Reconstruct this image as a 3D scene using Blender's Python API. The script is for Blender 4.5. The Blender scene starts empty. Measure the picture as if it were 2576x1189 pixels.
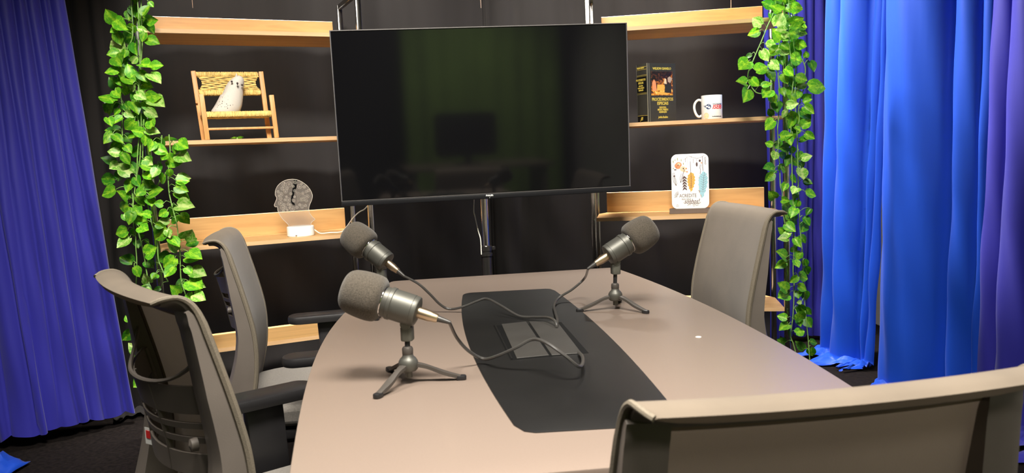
import bpy, bmesh, math, random
import numpy as np
from mathutils import Vector, Matrix
random.seed(7)
C = bpy.context.scene.collection
sc = bpy.context.scene
PI = math.pi

# ------------------------------------------------------------------ camera, world, lights, exposure
F, PITCH, ROLL, EYE = 1985.1, .1037, -.043, 1.11
fw = Vector((0, math.cos(PITCH), -math.sin(PITCH)))
r0 = Vector((1, 0, 0)); u0 = r0.cross(fw)
RT = math.cos(ROLL)*r0 + math.sin(ROLL)*u0
UP = -math.sin(ROLL)*r0 + math.cos(ROLL)*u0
cam = bpy.data.cameras.new('camera'); cam_o = bpy.data.objects.new('camera', cam); C.objects.link(cam_o)
cam.sensor_width = 36; cam.lens = F/2576*36; cam.clip_start = .02
cam.dof.use_dof = True; cam.dof.focus_distance = 2.5; cam.dof.aperture_fstop = 9
m = Matrix.Identity(4)
for i in range(3):
    m[i][0] = RT[i]; m[i][1] = UP[i]; m[i][2] = -fw[i]
m[2][3] = EYE
cam_o.matrix_world = m
sc.camera = cam_o
w = bpy.data.worlds.new('world'); sc.world = w; w.use_nodes = True
w.node_tree.nodes['Background'].inputs[0].default_value = (.9, .95, 1, 1)
w.node_tree.nodes['Background'].inputs[1].default_value = .05
sc.view_settings.view_transform = 'Standard'; sc.view_settings.look = 'None'
sc.view_settings.exposure = 0; sc.view_settings.gamma = 1; sc.view_settings.use_curve_mapping = False
def area(name, loc, size, power, color=(1, .93, .84), target=None):
    l = bpy.data.lights.new(name, 'AREA'); l.shape = 'RECTANGLE'; l.size, l.size_y = size
    l.energy = power; l.color = color
    o = bpy.data.objects.new(name, l); C.objects.link(o); o.location = loc
    if target:
        o.rotation_euler = (Vector(target)-Vector(loc)).to_track_quat('-Z', 'Y').to_euler()
    return o
WARM = (1, .945, .86)
def panel(loc, size, power, spread=180, rz=0, col=WARM):
    o = area('ceiling_and_added_light', loc, size, power, col); o.data.spread = math.radians(spread); o.rotation_euler = (0, 0, rz); return o
panel((.20, .52, 2.74), (1.0, .5), 66, 106)
o_ = area('added_curtain_light', (.52, 3.98, 2.72), (.25, .25), 92, WARM, (1.95, 2.62, .25)); o_.data.spread = math.radians(82)  # unseen lamp added to stripe the pleats of the right curtains
panel((1.32, 4.02, 2.70), (.3, .08), 14, 80)  # small unseen lamp added to brighten the far corner curtain
panel((-1.15, 1.0, 2.74), (.5, .5), 24, 120)
for a_, t_, p_ in (((-.50, 1.20, 2.72), (-1.0, 3.15, .72), 20), ((.22, 1.30, 2.72), (.58, 3.35, .72), 19)):
    o_ = area('shelf_light', a_, (.6, .3), p_, WARM, t_); o_.data.spread = math.radians(62)
panel((.9, -1.3, 2.74), (1.2, .6), 40, 120)
for x_, y_, a_, s_, p_ in ((-.98, 3.58, .42, 1.3, 17), (-.12, 3.90, 0, .7, 3), (.50, 3.81, -.14, .9, 14)):  # unseen strips added above the backdrop so its top is brighter
    panel((x_, y_, 2.70), (s_, .10), p_, 36, a_)
o_ = area('added_backdrop_light', (-.45, 1.25, 2.70), (.3, .3), 10, WARM, (-.10, 4.0, 1.75)); o_.data.spread = math.radians(46)  # unseen lamp added to brighten the top of the black backdrop

# ------------------------------------------------------------------ pixel helpers (a pixel's ray met with a plane of the room)
def ray(p):
    return fw + RT*((p[0]-1288)/F) - UP*((p[1]-594.5)/F)
def at(px, py, Y):
    d = ray((px, py)); d = d*(Y/d.y)
    return Vector((d.x, d.y, d.z+EYE))
def onz(px, py, z):
    d = ray((px, py)); d = d*((z-EYE)/d.z)
    return Vector((d.x, d.y, z))

# ------------------------------------------------------------------ mesh helpers
class MB:
    def __init__(s): s.v = []; s.f = []; s.mi = []; s.cur = 0
    def add(s, vs, fs):
        n = len(s.v); s.v += [tuple(v) for v in vs]
        for f in fs: s.f.append(tuple(i+n for i in f)); s.mi.append(s.cur)
    def box(s, c, sz, M=None, bev=0, seg=2):
        bm = bmesh.new(); bmesh.ops.create_cube(bm, size=1)
        for v in bm.verts: v.co = Vector((v.co.x*sz[0], v.co.y*sz[1], v.co.z*sz[2]))
        if bev: bmesh.ops.bevel(bm, geom=bm.edges[:], offset=bev, segments=seg, affect='EDGES', profile=.5)
        bm.verts.ensure_lookup_table(); bm.verts.index_update()
        vs = [v.co+Vector(c) for v in bm.verts]
        if M is not None: vs = [M @ v for v in vs]
        s.add(vs, [[v.index for v in f.verts] for f in bm.faces]); bm.free()
    def bar(s, a, b, wx, wy, up=(0, 0, 1), bev=0):
        a, b = Vector(a), Vector(b); z = (b-a); L = z.length; z.normalize()
        x = Vector(up).cross(z)
        if x.length < 1e-4: x = Vector((1, 0, 0))
        x.normalize(); y = z.cross(x)
        M = Matrix((x, y, z)).transposed().to_4x4(); M.translation = (a+b)/2
        s.box((0, 0, 0), (wx, wy, L), M, bev)
    def tube(s, pts, r, n=8, cap=True):
        pts = [Vector(p) for p in pts]; N = len(pts)
        rs = r if isinstance(r, (list, tuple)) else [r]*N
        vs = []; prev = None
        for i, p in enumerate(pts):
            t = (pts[min(i+1, N-1)]-pts[max(i-1, 0)])
            if t.length < 1e-9: t = Vector((0, 0, 1))
            t.normalize()
            if prev is None:
                a = Vector((0, 0, 1)) if abs(t.z) < .9 else Vector((1, 0, 0))
                x = a.cross(t).normalized()
            else:
                x = prev-t*prev.dot(t)
                x = x.normalized() if x.length > 1e-6 else t.orthogonal().normalized()
            prev = x; y = t.cross(x)
            for k in range(n):
                a = 2*PI*k/n; vs.append(p+(x*math.cos(a)+y*math.sin(a))*rs[i])
        fs = []
        for i in range(N-1):
            for k in range(n):
                k2 = (k+1) % n
                fs.append((i*n+k, i*n+k2, (i+1)*n+k2, (i+1)*n+k))
        if cap:
            fs.append(tuple(range(n-1, -1, -1))); fs.append(tuple((N-1)*n+k for k in range(n)))
        s.add(vs, fs)
    def lathe(s, prof, n=24, M=None):
        vs = []; fs = []
        for (r, z) in prof:
            for k in range(n):
                a = 2*PI*k/n; vs.append(Vector((r*math.cos(a), r*math.sin(a), z)))
        for i in range(len(prof)-1):
            for k in range(n):
                k2 = (k+1) % n
                fs.append((i*n+k, i*n+k2, (i+1)*n+k2, (i+1)*n+k))
        if prof[0][0] > 1e-5: fs.append(tuple(range(n-1, -1, -1)))
        if prof[-1][0] > 1e-5: fs.append(tuple((len(prof)-1)*n+k for k in range(n)))
        if M is not None: vs = [M @ v for v in vs]
        s.add(vs, fs)
    def prism(s, poly, z0, z1, M=None, bev=0):
        bm = bmesh.new()
        vs = [bm.verts.new((p[0], p[1], z0)) for p in poly]
        f = bm.faces.new(vs)
        r = bmesh.ops.extrude_face_region(bm, geom=[f])
        for g in r['geom']:
            if isinstance(g, bmesh.types.BMVert): g.co.z = z1
        bmesh.ops.recalc_face_normals(bm, faces=bm.faces[:])
        if bev:
            es = [e for e in bm.edges if abs(e.verts[0].co.z-e.verts[1].co.z) < 1e-7]
            bmesh.ops.bevel(bm, geom=es, offset=bev, segments=2, affect='EDGES', profile=.5)
        bm.verts.index_update()
        out = [v.co.copy() for v in bm.verts]
        if M is not None: out = [M @ v for v in out]
        s.add(out, [[v.index for v in f.verts] for f in bm.faces]); bm.free()
    def grid(s, rows):
        n = len(rows[0]); vs = [p for r in rows for p in r]; fs = []
        for i in range(len(rows)-1):
            for k in range(n-1):
                fs.append((i*n+k, i*n+k+1, (i+1)*n+k+1, (i+1)*n+k))
        s.add(vs, fs)
    def sheet(s, front, back):
        """closed slab between two equal grids"""
        R = len(front); n = len(front[0])
        vs = [p for r in front for p in r]+[p for r in back for p in r]; o = R*n; fs = []
        for i in range(R-1):
            for k in range(n-1):
                a = i*n+k
                fs.append((a, a+1, a+n+1, a+n)); fs.append((o+a, o+a+n, o+a+n+1, o+a+1))
        for k in range(n-1):
            fs.append((k, o+k, o+k+1, k+1)); a = (R-1)*n+k; fs.append((a, a+1, o+a+1, o+a))
        for i in range(R-1):
            a = i*n; fs.append((a, a+n, o+a+n, o+a)); a = i*n+n-1; fs.append((a, o+a, o+a+n, a+n))
        s.add(vs, fs)
    def mesh(s, name, mats, smooth=True, ang=40):
        me = bpy.data.meshes.new(name); me.from_pydata(s.v, [], s.f)
        if not isinstance(mats, (list, tuple)): mats = [mats]
        for q in mats: me.materials.append(q)
        me.polygons.foreach_set('material_index', s.mi)
        bm = bmesh.new(); bm.from_mesh(me)
        bmesh.ops.recalc_face_normals(bm, faces=bm.faces[:])
        for f in bm.faces: f.smooth = smooth
        if smooth:
            a = math.radians(ang)
            for e in bm.edges:
                if len(e.link_faces) == 2 and e.calc_face_angle(0) > a: e.smooth = False
        bm.to_mesh(me); bm.free(); me.update()
        return me
    def build(s, name, mats, parent=None, smooth=True, ang=40):
        return link(name, s.mesh(name, mats, smooth, ang), parent)
def link(name, me, parent=None):
    o = bpy.data.objects.new(name, me); C.objects.link(o)
    if parent is not None: o.parent = parent
    return o
def tag(o, label, cat, group=None):
    o['label'] = label; o['category'] = cat
    if group: o['group'] = group
    return o
def thing(name, label, cat, loc=(0, 0, 0), rz=0, group=None):
    o = bpy.data.objects.new(name, None); C.objects.link(o); o.location = loc; o.rotation_euler = (0, 0, rz)
    o.empty_display_size = .05
    return tag(o, label, cat, group)
def struct(o):
    o['kind'] = 'structure'; return o
def catmull(pts, n=8):
    pts = [Vector(p) for p in pts]; out = []
    P = [pts[0]*2-pts[1]]+pts+[pts[-1]*2-pts[-2]]
    for i in range(1, len(P)-2):
        for k in range(n):
            t = k/n; a, b, c, d = P[i-1:i+3]
            out.append(.5*((2*b)+(c-a)*t+(2*a-5*b+4*c-d)*t*t+(3*b-a-3*c+d)*t**3))
    out.append(pts[-1]); return out
def ellipse(cx, cy, rx, ry, n=24, a0=0):
    return [(cx+rx*math.cos(2*PI*k/n+a0), cy+ry*math.sin(2*PI*k/n+a0)) for k in range(n)]
def rrect(w, h, r, n=5):
    out = []
    for cx, cy, a in ((w/2-r, h/2-r, 0), (-w/2+r, h/2-r, 90), (-w/2+r, -h/2+r, 180), (w/2-r, -h/2+r, 270)):
        for k in range(n+1):
            t = math.radians(a+90*k/n); out.append((cx+r*math.cos(t), cy+r*math.sin(t)))
    return out
def axes(x, y, z, o=(0, 0, 0)):
    M = Matrix((Vector(x), Vector(y), Vector(z))).transposed().to_4x4(); M.translation = Vector(o); return M
def lettering(txt, size, mat, parent, M, name='lettering', ext=.0003, shear=0, bold=0, bend=None, sx=1, align='CENTER'):
    cu = bpy.data.curves.new('text', 'FONT'); cu.body = txt; cu.size = size; cu.align_x = align; cu.align_y = 'CENTER'
    cu.extrude = ext; cu.shear = shear; cu.offset = bold; cu.resolution_u = 3
    t = bpy.data.objects.new('text', cu); C.objects.link(t)
    dg = bpy.context.evaluated_depsgraph_get()
    me = bpy.data.meshes.new_from_object(t.evaluated_get(dg))
    bpy.data.objects.remove(t); bpy.data.curves.remove(cu)
    me.materials.clear(); me.materials.append(mat); me.name = name
    for v in me.vertices:
        c = Vector((v.co.x*sx, v.co.y, v.co.z))
        c = M @ c
        v.co = bend(c) if bend else c
    return link(name, me, parent)

# ------------------------------------------------------------------ materials
def nodes(name):
    mt = bpy.data.materials.new(name); mt.use_nodes = True
    nt = mt.node_tree; return mt, nt, nt.nodes['Principled BSDF']
def setp(b, **k):
    for a, v in k.items():
        b.inputs[{'col': 'Base Color', 'rough': 'Roughness', 'metal': 'Metallic', 'spec': 'Specular IOR Level', 'sheen': 'Sheen Weight',
                  'coat': 'Coat Weight', 'alpha': 'Alpha', 'trans': 'Transmission Weight', 'sss': 'Subsurface Weight'}[a]].default_value = (*v, 1) if a == 'col' else v
def N(nt, t, **k):
    n = nt.nodes.new(t)
    for a, v in k.items(): setattr(n, a, v)
    return n
def mat(name, col, rough=.5, metal=0, spec=.5, var=0, scale=20, bump=0, bscale=200, sheen=0, coat=0, stretch=(1, 1, 1)):
    mt, nt, b = nodes(name); setp(b, col=col, rough=rough, metal=metal, spec=spec, sheen=sheen, coat=coat)
    tc = N(nt, 'ShaderNodeTexCoord'); mp = N(nt, 'ShaderNodeMapping'); mp.inputs['Scale'].default_value = stretch
    nt.links.new(tc.outputs['Object'], mp.inputs[0])
    if var:
        n = N(nt, 'ShaderNodeTexNoise'); n.inputs['Scale'].default_value = scale; n.inputs['Detail'].default_value = 4
        r = N(nt, 'ShaderNodeValToRGB')
        r.color_ramp.elements[0].position = .3; r.color_ramp.elements[1].position = .7
        r.color_ramp.elements[0].color = (*[c*(1-var) for c in col], 1); r.color_ramp.elements[1].color = (*[min(1, c*(1+var)) for c in col], 1)
        nt.links.new(mp.outputs[0], n.inputs[0]); nt.links.new(n.outputs[0], r.inputs[0]); nt.links.new(r.outputs[0], b.inputs['Base Color'])
    if bump:
        n2 = N(nt, 'ShaderNodeTexNoise'); n2.inputs['Scale'].default_value = bscale; n2.inputs['Detail'].default_value = 3
        bp = N(nt, 'ShaderNodeBump'); bp.inputs['Strength'].default_value = bump; bp.inputs['Distance'].default_value = .002
        nt.links.new(mp.outputs[0], n2.inputs[0]); nt.links.new(n2.outputs[0], bp.inputs['Height']); nt.links.new(bp.outputs[0], b.inputs['Normal'])
    return mt
def wood(name, c1, c2, stretch, rough=.42):
    mt, nt, b = nodes(name); setp(b, rough=rough)
    tc = N(nt, 'ShaderNodeTexCoord'); mp = N(nt, 'ShaderNodeMapping'); mp.inputs['Scale'].default_value = stretch
    n = N(nt, 'ShaderNodeTexNoise'); n.inputs['Scale'].default_value = 4; n.inputs['Detail'].default_value = 6; n.inputs['Distortion'].default_value = .6
    r = N(nt, 'ShaderNodeValToRGB'); e = r.color_ramp.elements
    e[0].position = .3; e[0].color = (*c1, 1); e[1].position = .68; e[1].color = (*c2, 1)
    nt.links.new(tc.outputs['Object'], mp.inputs[0]); nt.links.new(mp.outputs[0], n.inputs[0]); nt.links.new(n.outputs[0], r.inputs[0])
    nt.links.new(r.outputs[0], b.inputs['Base Color'])
    return mt
M_ = {}
M_['blue'] = mat('blue_satin', (.036, .034, .36), .50, spec=.35, var=.08, scale=5, bump=.12, bscale=40, sheen=.12, stretch=(1, 1, .12))
M_['blue_r'] = mat('blue_satin_bright', (.006, .062, .50), .5, spec=.3, var=.08, scale=5, bump=.12, bscale=40, sheen=.05, stretch=(1, 1, .12))
M_['black_cloth'] = mat('black_cloth', (.027, .0245, .024), .9, spec=.08, var=.12, scale=8, bump=.15, bscale=90, sheen=.04, stretch=(1, 1, .1))
M_['carpet'] = mat('dark_carpet', (.0085, .0062, .0055), .95, spec=.1, var=.5, scale=60, bump=.8, bscale=500)
M_['wall'] = mat('wall_paint', (.55, .52, .49), .8, var=.05, scale=5)
M_['wall_dark'] = mat('dark_wall_paint', (.05, .045, .045), .8, var=.05, scale=5)
M_['ceiling'] = mat('ceiling_paint', (.10, .095, .09), .8, var=.04, scale=5)
M_['table'] = mat('taupe_laminate', (.205, .157, .127), .36, spec=.5, var=.03, scale=350, bump=.04, bscale=700)
M_['edge'] = mat('table_edging', (.20, .15, .13), .5)
M_['inset'] = mat('black_laminate', (.005, .0046, .0042), .42, spec=.8, var=.2, scale=12, bump=.05, bscale=500)
M_['lid'] = mat('grey_lid', (.045, .042, .038), .42, spec=.5, var=.1, scale=15)
M_['void'] = mat('slot_black', (.004, .004, .004), .6, spec=.2)
M_['shelf'] = wood('shelf_wood', (.50, .285, .105), (.64, .385, .155), (.9, 9, 9))
M_['shelf_edge'] = wood('shelf_edging', (.58, .35, .17), (.68, .43, .22), (1.2, 14, 14), .5)
M_['pine'] = wood('pine', (.55, .25, .075), (.74, .39, .14), (14, 14, 2.5), .5)
M_['straw'] = mat('straw', (.78, .55, .18), .65, var=.25, scale=70)
M_['chrome'] = mat('chrome', (.62, .60, .57), .16, metal=1, bump=.12, bscale=40)
M_['steel_dark'] = mat('dark_steel', (.10, .095, .09), .28, metal=.9, bump=.06, bscale=60)
M_['bk_plastic'] = mat('black_plastic', (.018, .017, .018), .38, var=.1, scale=20)
M_['gy_plastic'] = mat('grey_plastic', (.15, .127, .108), .48, var=.08, scale=12, bump=.1, bscale=900)
M_['trim'] = mat('woven_trim', (.165, .138, .10), .8, var=.3, scale=900, bump=.3, bscale=900)
M_['seatfab'] = mat('seat_fabric', (.22, .20, .175), .85, var=.15, scale=200, bump=.4, bscale=700, sheen=.2)
M_['foam'] = mat('foam', (.088, .074, .057), .95, spec=.15, var=.3, scale=420, bump=.6, bscale=800, sheen=.25)
M_['mic'] = mat('mic_metal', (.12, .118, .102), .46, metal=.55, var=.06, scale=30)
M_['clamp'] = mat('clamp_plastic', (.105, .105, .085), .5)
M_['stand'] = mat('mic_stand', (.085, .074, .064), .45, metal=.3, var=.06, scale=30)
M_['gold'] = mat('connector_metal', (.62, .49, .34), .36, metal=1)
M_['cable'] = mat('cable_rubber', (.055, .052, .048), .28)
M_['white_cable'] = mat('white_cable', (.8, .76, .66), .45)
M_['white'] = mat('white_gloss', (.92, .92, .89), .25, spec=.5)
M_['screen'] = mat('tv_glass', (.0035, .0035, .004), .06, spec=.5)
M_['bezel'] = mat('tv_bezel', (.010, .010, .011), .4, spec=.18)
M_['bezel_lip'] = mat('tv_edge', (.17, .16, .155), .35, metal=.6)
M_['ink'] = mat('black_ink', (.02, .02, .02), .6)
M_['brown_ink'] = mat('brown_ink', (.09, .045, .04), .6)
M_['gold_ink'] = mat('gold_print', (.75, .58, .10), .4, metal=.2)
M_['red_ink'] = mat('red_ink', (.75, .02, .02), .5)
M_['navy_ink'] = mat('navy_ink', (.03, .06, .16), .5)
M_['sky_ink'] = mat('pale_blue_ink', (.33, .58, .66), .6)
M_['amber_ink'] = mat('amber_ink', (.80, .40, .07), .6)
M_['coral_ink'] = mat('coral_ink', (.80, .28, .12), .6)
M_['peach_ink'] = mat('peach_ink', (.88, .60, .38), .6)
M_['tan_ink'] = mat('tan_ink', (.45, .33, .26), .6)
M_['book'] = mat('book_cloth', (.034, .032, .026), .5, var=.1, scale=40)
M_['book_joint'] = mat('book_joint', (.16, .145, .10), .5)
M_['pages'] = mat('book_pages', (.65, .58, .45), .8, var=.2, scale=300, stretch=(30, 1, 1))
M_['plinth'] = mat('plinth_brown', (.13, .095, .075), .55, var=.1, scale=20)
M_['green_cloth'] = mat('green_cloth', (.30, .50, .10), .85, var=.1, scale=4)
M_['paint_white'] = mat('paint_chip', (.8, .75, .65), .6)
M_['stem'] = mat('vine_stem', (.20, .38, .08), .5, var=.2, scale=40)
M_['claydark'] = mat('owl_eye', (.05, .035, .03), .35)

def fabric_mesh(name, col):
    mt, nt, b = nodes(name); setp(b, col=col, rough=.8, spec=.25, sheen=.15)
    tc = N(nt, 'ShaderNodeTexCoord')
    n = N(nt, 'ShaderNodeTexNoise'); n.inputs['Scale'].default_value = 7; n.inputs['Detail'].default_value = 5
    r = N(nt, 'ShaderNodeValToRGB'); r.color_ramp.elements[0].position = .3; r.color_ramp.elements[1].position = .75
    r.color_ramp.elements[0].color = (*[c*.82 for c in col], 1); r.color_ramp.elements[1].color = (*[c*1.15 for c in col], 1)
    wv = N(nt, 'ShaderNodeTexNoise'); wv.inputs['Scale'].default_value = 700
    bp = N(nt, 'ShaderNodeBump'); bp.inputs['Strength'].default_value = .35; bp.inputs['Distance'].default_value = .001
    for q in (n, wv): nt.links.new(tc.outputs['Object'], q.inputs[0])
    nt.links.new(n.outputs[0], r.inputs[0]); nt.links.new(r.outputs[0], b.inputs['Base Color'])
    nt.links.new(wv.outputs[0], bp.inputs['Height']); nt.links.new(bp.outputs[0], b.inputs['Normal'])
    tr = N(nt, 'ShaderNodeBsdfTranslucent'); tr.inputs[0].default_value = (*[min(1, c*2.6) for c in col], 1); mx = N(nt, 'ShaderNodeMixShader'); mx.inputs[0].default_value = .15
    nt.links.new(b.outputs[0], mx.inputs[1]); nt.links.new(tr.outputs[0], mx.inputs[2]); nt.links.new(mx.outputs[0], nt.nodes['Material Output'].inputs[0])
    return mt
M_['backmesh'] = fabric_mesh('back_mesh_fabric', (.165, .132, .098))

def leafmat(name, dark, light, thr):
    mt, nt, b = nodes(name); setp(b, rough=.42, spec=.4)
    tc = N(nt, 'ShaderNodeTexCoord'); oi = N(nt, 'ShaderNodeObjectInfo')
    mp = N(nt, 'ShaderNodeMapping'); mp.inputs['Scale'].default_value = (2.6, 1.3, 1)
    add = N(nt, 'ShaderNodeVectorMath', operation='ADD'); mul = N(nt, 'ShaderNodeMath', operation='MULTIPLY'); mul.inputs[1].default_value = 50
    n = N(nt, 'ShaderNodeTexNoise'); n.inputs['Scale'].default_value = 2.4; n.inputs['Detail'].default_value = 3; n.inputs['Distortion'].default_value = 1.2
    sep = N(nt, 'ShaderNodeSeparateXYZ'); ab = N(nt, 'ShaderNodeMath', operation='ABSOLUTE')
    mr = N(nt, 'ShaderNodeMapRange'); mr.inputs[1].default_value = 0; mr.inputs[2].default_value = .16; mr.inputs[3].default_value = .20; mr.inputs[4].default_value = 0
    ad2 = N(nt, 'ShaderNodeMath', operation='ADD')
    r = N(nt, 'ShaderNodeValToRGB'); e = r.color_ramp.elements
    e[0].position = thr-.16; e[0].color = (*dark, 1); e[1].position = thr+.16; e[1].color = (*light, 1)
    hs = N(nt, 'ShaderNodeHueSaturation'); mr2 = N(nt, 'ShaderNodeMapRange'); mr2.inputs[3].default_value = .65; mr2.inputs[4].default_value = 1.25
    L = nt.links.new
    L(tc.outputs['Object'], mp.inputs[0]); L(mp.outputs[0], add.inputs[0]); L(oi.outputs['Random'], mul.inputs[0]); L(mul.outputs[0], add.inputs[1]); L(add.outputs[0], n.inputs[0])
    L(tc.outputs['Object'], sep.inputs[0]); L(sep.outputs[0], ab.inputs[0]); L(ab.outputs[0], mr.inputs[0])
    L(n.outputs[0], ad2.inputs[0]); L(mr.outputs[0], ad2.inputs[1]); L(ad2.outputs[0], r.inputs[0])
    L(oi.outputs['Random'], mr2.inputs[0]); L(mr2.outputs[0], hs.inputs['Value']); L(r.outputs[0], hs.inputs['Color']); L(hs.outputs[0], b.inputs['Base Color'])
    tr = N(nt, 'ShaderNodeBsdfTranslucent'); mx = N(nt, 'ShaderNodeMixShader'); mx.inputs[0].default_value = .22
    L(hs.outputs[0], tr.inputs[0]); L(b.outputs[0], mx.inputs[1]); L(tr.outputs[0], mx.inputs[2]); L(mx.outputs[0], nt.nodes['Material Output'].inputs[0])
    return mt
M_['leaf_g'] = leafmat('leaf_green', (.075, .32, .012), (.34, .62, .03), .62)
M_['leaf_v'] = leafmat('leaf_variegated', (.14, .44, .025), (.58, .74, .24), .56)
M_['leaf_d'] = leafmat('leaf_deep', (.030, .18, .008), (.22, .46, .02), .70)

# ------------------------------------------------------------------ room shell
def slab(name, c, s, mt):
    b = MB(); b.box(c, s); return struct(b.build(name, mt, None, False))
slab('floor', (0, 1.2, -.05), (7, 8.2, .1), M_['carpet'])
slab('ceiling', (0, 1.2, 2.85), (7, 8.2, .1), M_['ceiling'])
slab('wall_left', (-3.05, 1.2, 1.4), (.1, 8, 2.8), M_['wall'])
slab('wall_right', (2.22, 1.2, 1.4), (.1, 8, 2.8), M_['wall'])
slab('wall_far', (-.25, 5.0, 1.4), (5.7, .1, 2.8), M_['wall_dark'])
slab('wall_near', (-.25, -2.6, 1.4), (5.7, .1, 2.8), M_['wall_dark'])

# ------------------------------------------------------------------ curtains
def path_pts(path, s):
    """point and direction at arc length s (extrapolates at the ends)"""
    acc = 0
    for i in range(len(path)-1):
        a, b = Vector(path[i]), Vector(path[i+1]); L = (b-a).length
        if s <= acc+L or i == len(path)-2:
            t = (b-a)/L; return a+t*(s-acc), t
        acc += L
def path_hit(path, px, py=430):
    d = ray((px, py)); acc = 0; best = None
    for i in range(len(path)-1):
        a, b = Vector(path[i]), Vector(path[i+1]); e = b-a; L = e.length
        den = e.x*d.y-e.y*d.x
        if abs(den) > 1e-9:
            t = (a.y*d.x-a.x*d.y)/den
            lo = -1e9 if i == 0 else -1e-6; hi = 1e9 if i == len(path)-2 else 1+1e-6
            if lo <= t <= hi: best = acc+t*L if best is None else best
        acc += L
    return best
def curtain(name, path, valleys, z0, z1, amp, mt, label, power=.65, flare=0, wander=.01, seed=1, puddle=0, side=None, lean=(0, 0), nz=44, ncol=9, wr=.004, hem=.02, trim=None):
    rnd = random.Random(seed)
    vs = sorted(valleys); K = len(vs)-1
    am = [amp*min(1.25, (vs[i+1]-vs[i])/(.09 if amp < .1 else .18))*rnd.uniform(.75, 1.15) for i in range(K)]
    if power == 'cos': am = [amp*(vs[i+1]-vs[i])*rnd.uniform(.95, 1.1) for i in range(K)]
    ph = [rnd.uniform(0, 6.28) for _ in range(K+1)]; hz = [rnd.uniform(-hem, hem) for _ in range(K+1)]
    cx = Vector((0, 1.9))
    rows = []
    zs = [z0+(z1-z0)*(j/nz)**1.25 for j in range(nz+1)]
    for z in zs:
        low = 1-(z-z0)/(z1-z0); row = []
        for i in range(K):
            for k in range(ncol+(1 if i == K-1 else 0)):
                f = k/ncol
                wa = wander*math.sin(ph[i]+z*2.1)*(.4+low); wb = wander*math.sin(ph[i+1]+z*2.1)*(.4+low)
                s = (vs[i]+wa)*(1-f)+(vs[i+1]+wb)*f
                if trim is not None and (vs[i]*(1-f)+vs[i+1]*f) < trim: continue
                g = (s-vs[0])/(vs[-1]-vs[0])
                s += (lean[0]*(1-g)+lean[1]*g)*low**1.6
                p, t = path_pts(path, s)
                n = Vector((-t.y, t.x))
                if n.dot(cx-p) < 0: n = -n
                d = am[i]*(1+flare*low**2)*(math.sin(PI*f**.85)**.62 if power == 'cos' else math.sin(PI*f)**power)
                d += wr*math.sin(s*61+z*7+ph[i])*(.3+low)+wr*.8*math.sin(z*16+s*23+ph[i])*low**1.5
                zz = z+(hz[i]*(1-f)+hz[i+1]*f)*max(0, low-.8)*5
                q = p+n*d
                row.append(Vector((q.x, q.y, zz)))
        rows.append(row)
    if puddle:
        base = rows[0]; extra = []
        for j in range(1, 6):
            row = []
            for idx, v in enumerate(base):
                p, t = path_pts(path, vs[0]+(vs[-1]-vs[0])*idx/(len(base)-1)); n = Vector((-t.y, t.x))
                if n.dot(cx-p) < 0: n = -n
                o = puddle*j/5*(.75+.4*math.sin(idx*.37+seed)+.15*math.sin(idx*1.1))
                row.append(Vector((v.x+n.x*o, v.y+n.y*o, .012+abs(.045*math.sin(j*1.4+idx*.33))*(1-j/6)+.006*math.sin(idx*.9))))
            extra.insert(0, row)
        rows = extra+rows
    b = MB(); b.grid(rows)
    o = b.build(name, mt, None, True, 180)
    return tag(o, label, 'curtain')
# blue curtain on the left
PB = [(-2.75, 3.02), (-2.25, 3.10), (-1.98, 3.16), (-1.74, 3.40)]
va = [path_hit(PB, x) for x in (-215, -160, -110, -75, -37, -4, 22, 58, 86, 120, 150, 182)]
curtain('blue_curtain', PB, va, .045, 2.72, .046, M_['blue'], 'blue satin curtain with narrow pleats beside the vine, behind the chair with the white label', seed=3, flare=.35, lean=(0, .17), wander=.010, hem=.018)
# black backdrops
PK1 = [(-2.35, 3.60), (-1.74, 3.52), (-1.42, 3.50), (-.62, 3.86), (-.10, 4.05)]
L1 = sum((Vector(PK1[i+1])-Vector(PK1[i])).length for i in range(len(PK1)-1))
rb = random.Random(5)
def wide_valleys(L, step, rnd):
    out = [0.0]
    while out[-1] < L-step*.6: out.append(out[-1]+step*rnd.uniform(.6, 1.5))
    out[-1] = L; return out
v1 = sorted([path_hit(PK1, x) for x in (140, 168, 196, 222, 262, 300)])
v1 = v1+[v for v in wide_valleys(L1, .30, rb) if v > v1[-1]+.12]
v1[-1] = L1
curtain('black_curtain', PK1, v1, .0, 2.72, .028, M_['black_cloth'], 'black cloth backdrop hanging behind the shelf unit with the woven chair', power=.9, seed=8, wander=.012, puddle=.12, wr=.002)
PK2 = [(-.13, 4.07), (.40, 4.00), (1.255, 3.86)]
L2 = sum((Vector(PK2[i+1])-Vector(PK2[i])).length for i in range(len(PK2)-1))
curtain('black_curtain', PK2, [0, .035, .05]+[v for v in wide_valleys(L2, .30, rb) if v > .12], .0, 2.72, .026, M_['black_cloth'], 'black cloth backdrop hanging behind the shelf unit with the book and mug', power=.9, seed=11, wander=.010, wr=.002)
# blue curtains on the right
PR0 = [(1.05, 4.22), (1.40, 4.30), (1.85, 4.40)]
v = [path_hit(PR0, x) for x in (1840, 1880, 1912, 1938, 1953, 1972, 1990, 2003, 2027, 2045, 2075, 2100, 2130)]
curtain('blue_curtain', PR0, v, .03, 2.72, .045, M_['blue'], 'blue curtain in the far corner behind the vine and the book shelf posts', seed=21, wander=.008, flare=.2)
PR1 = [(1.60, 4.12), (1.66, 3.90), (1.735, 3.62), (1.75, 3.55)]
v = [path_hit(PR1, x) for x in (2092, 2134, 2210, 2230, 2247)]
curtain('blue_curtain', PR1, v, .02, 2.72, .36, M_['blue_r'], 'narrow blue curtain puddling on the carpet beside the pale gap', power='cos', seed=25, wander=.006, flare=.15, puddle=.13, lean=(-.06, -.13), ncol=16)
PR2 = [(1.755, 3.66), (1.80, 3.30), (1.84, 2.96)]
v = [path_hit(PR2, x) for x in (2267, 2418, 2480, 2506)]
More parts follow.
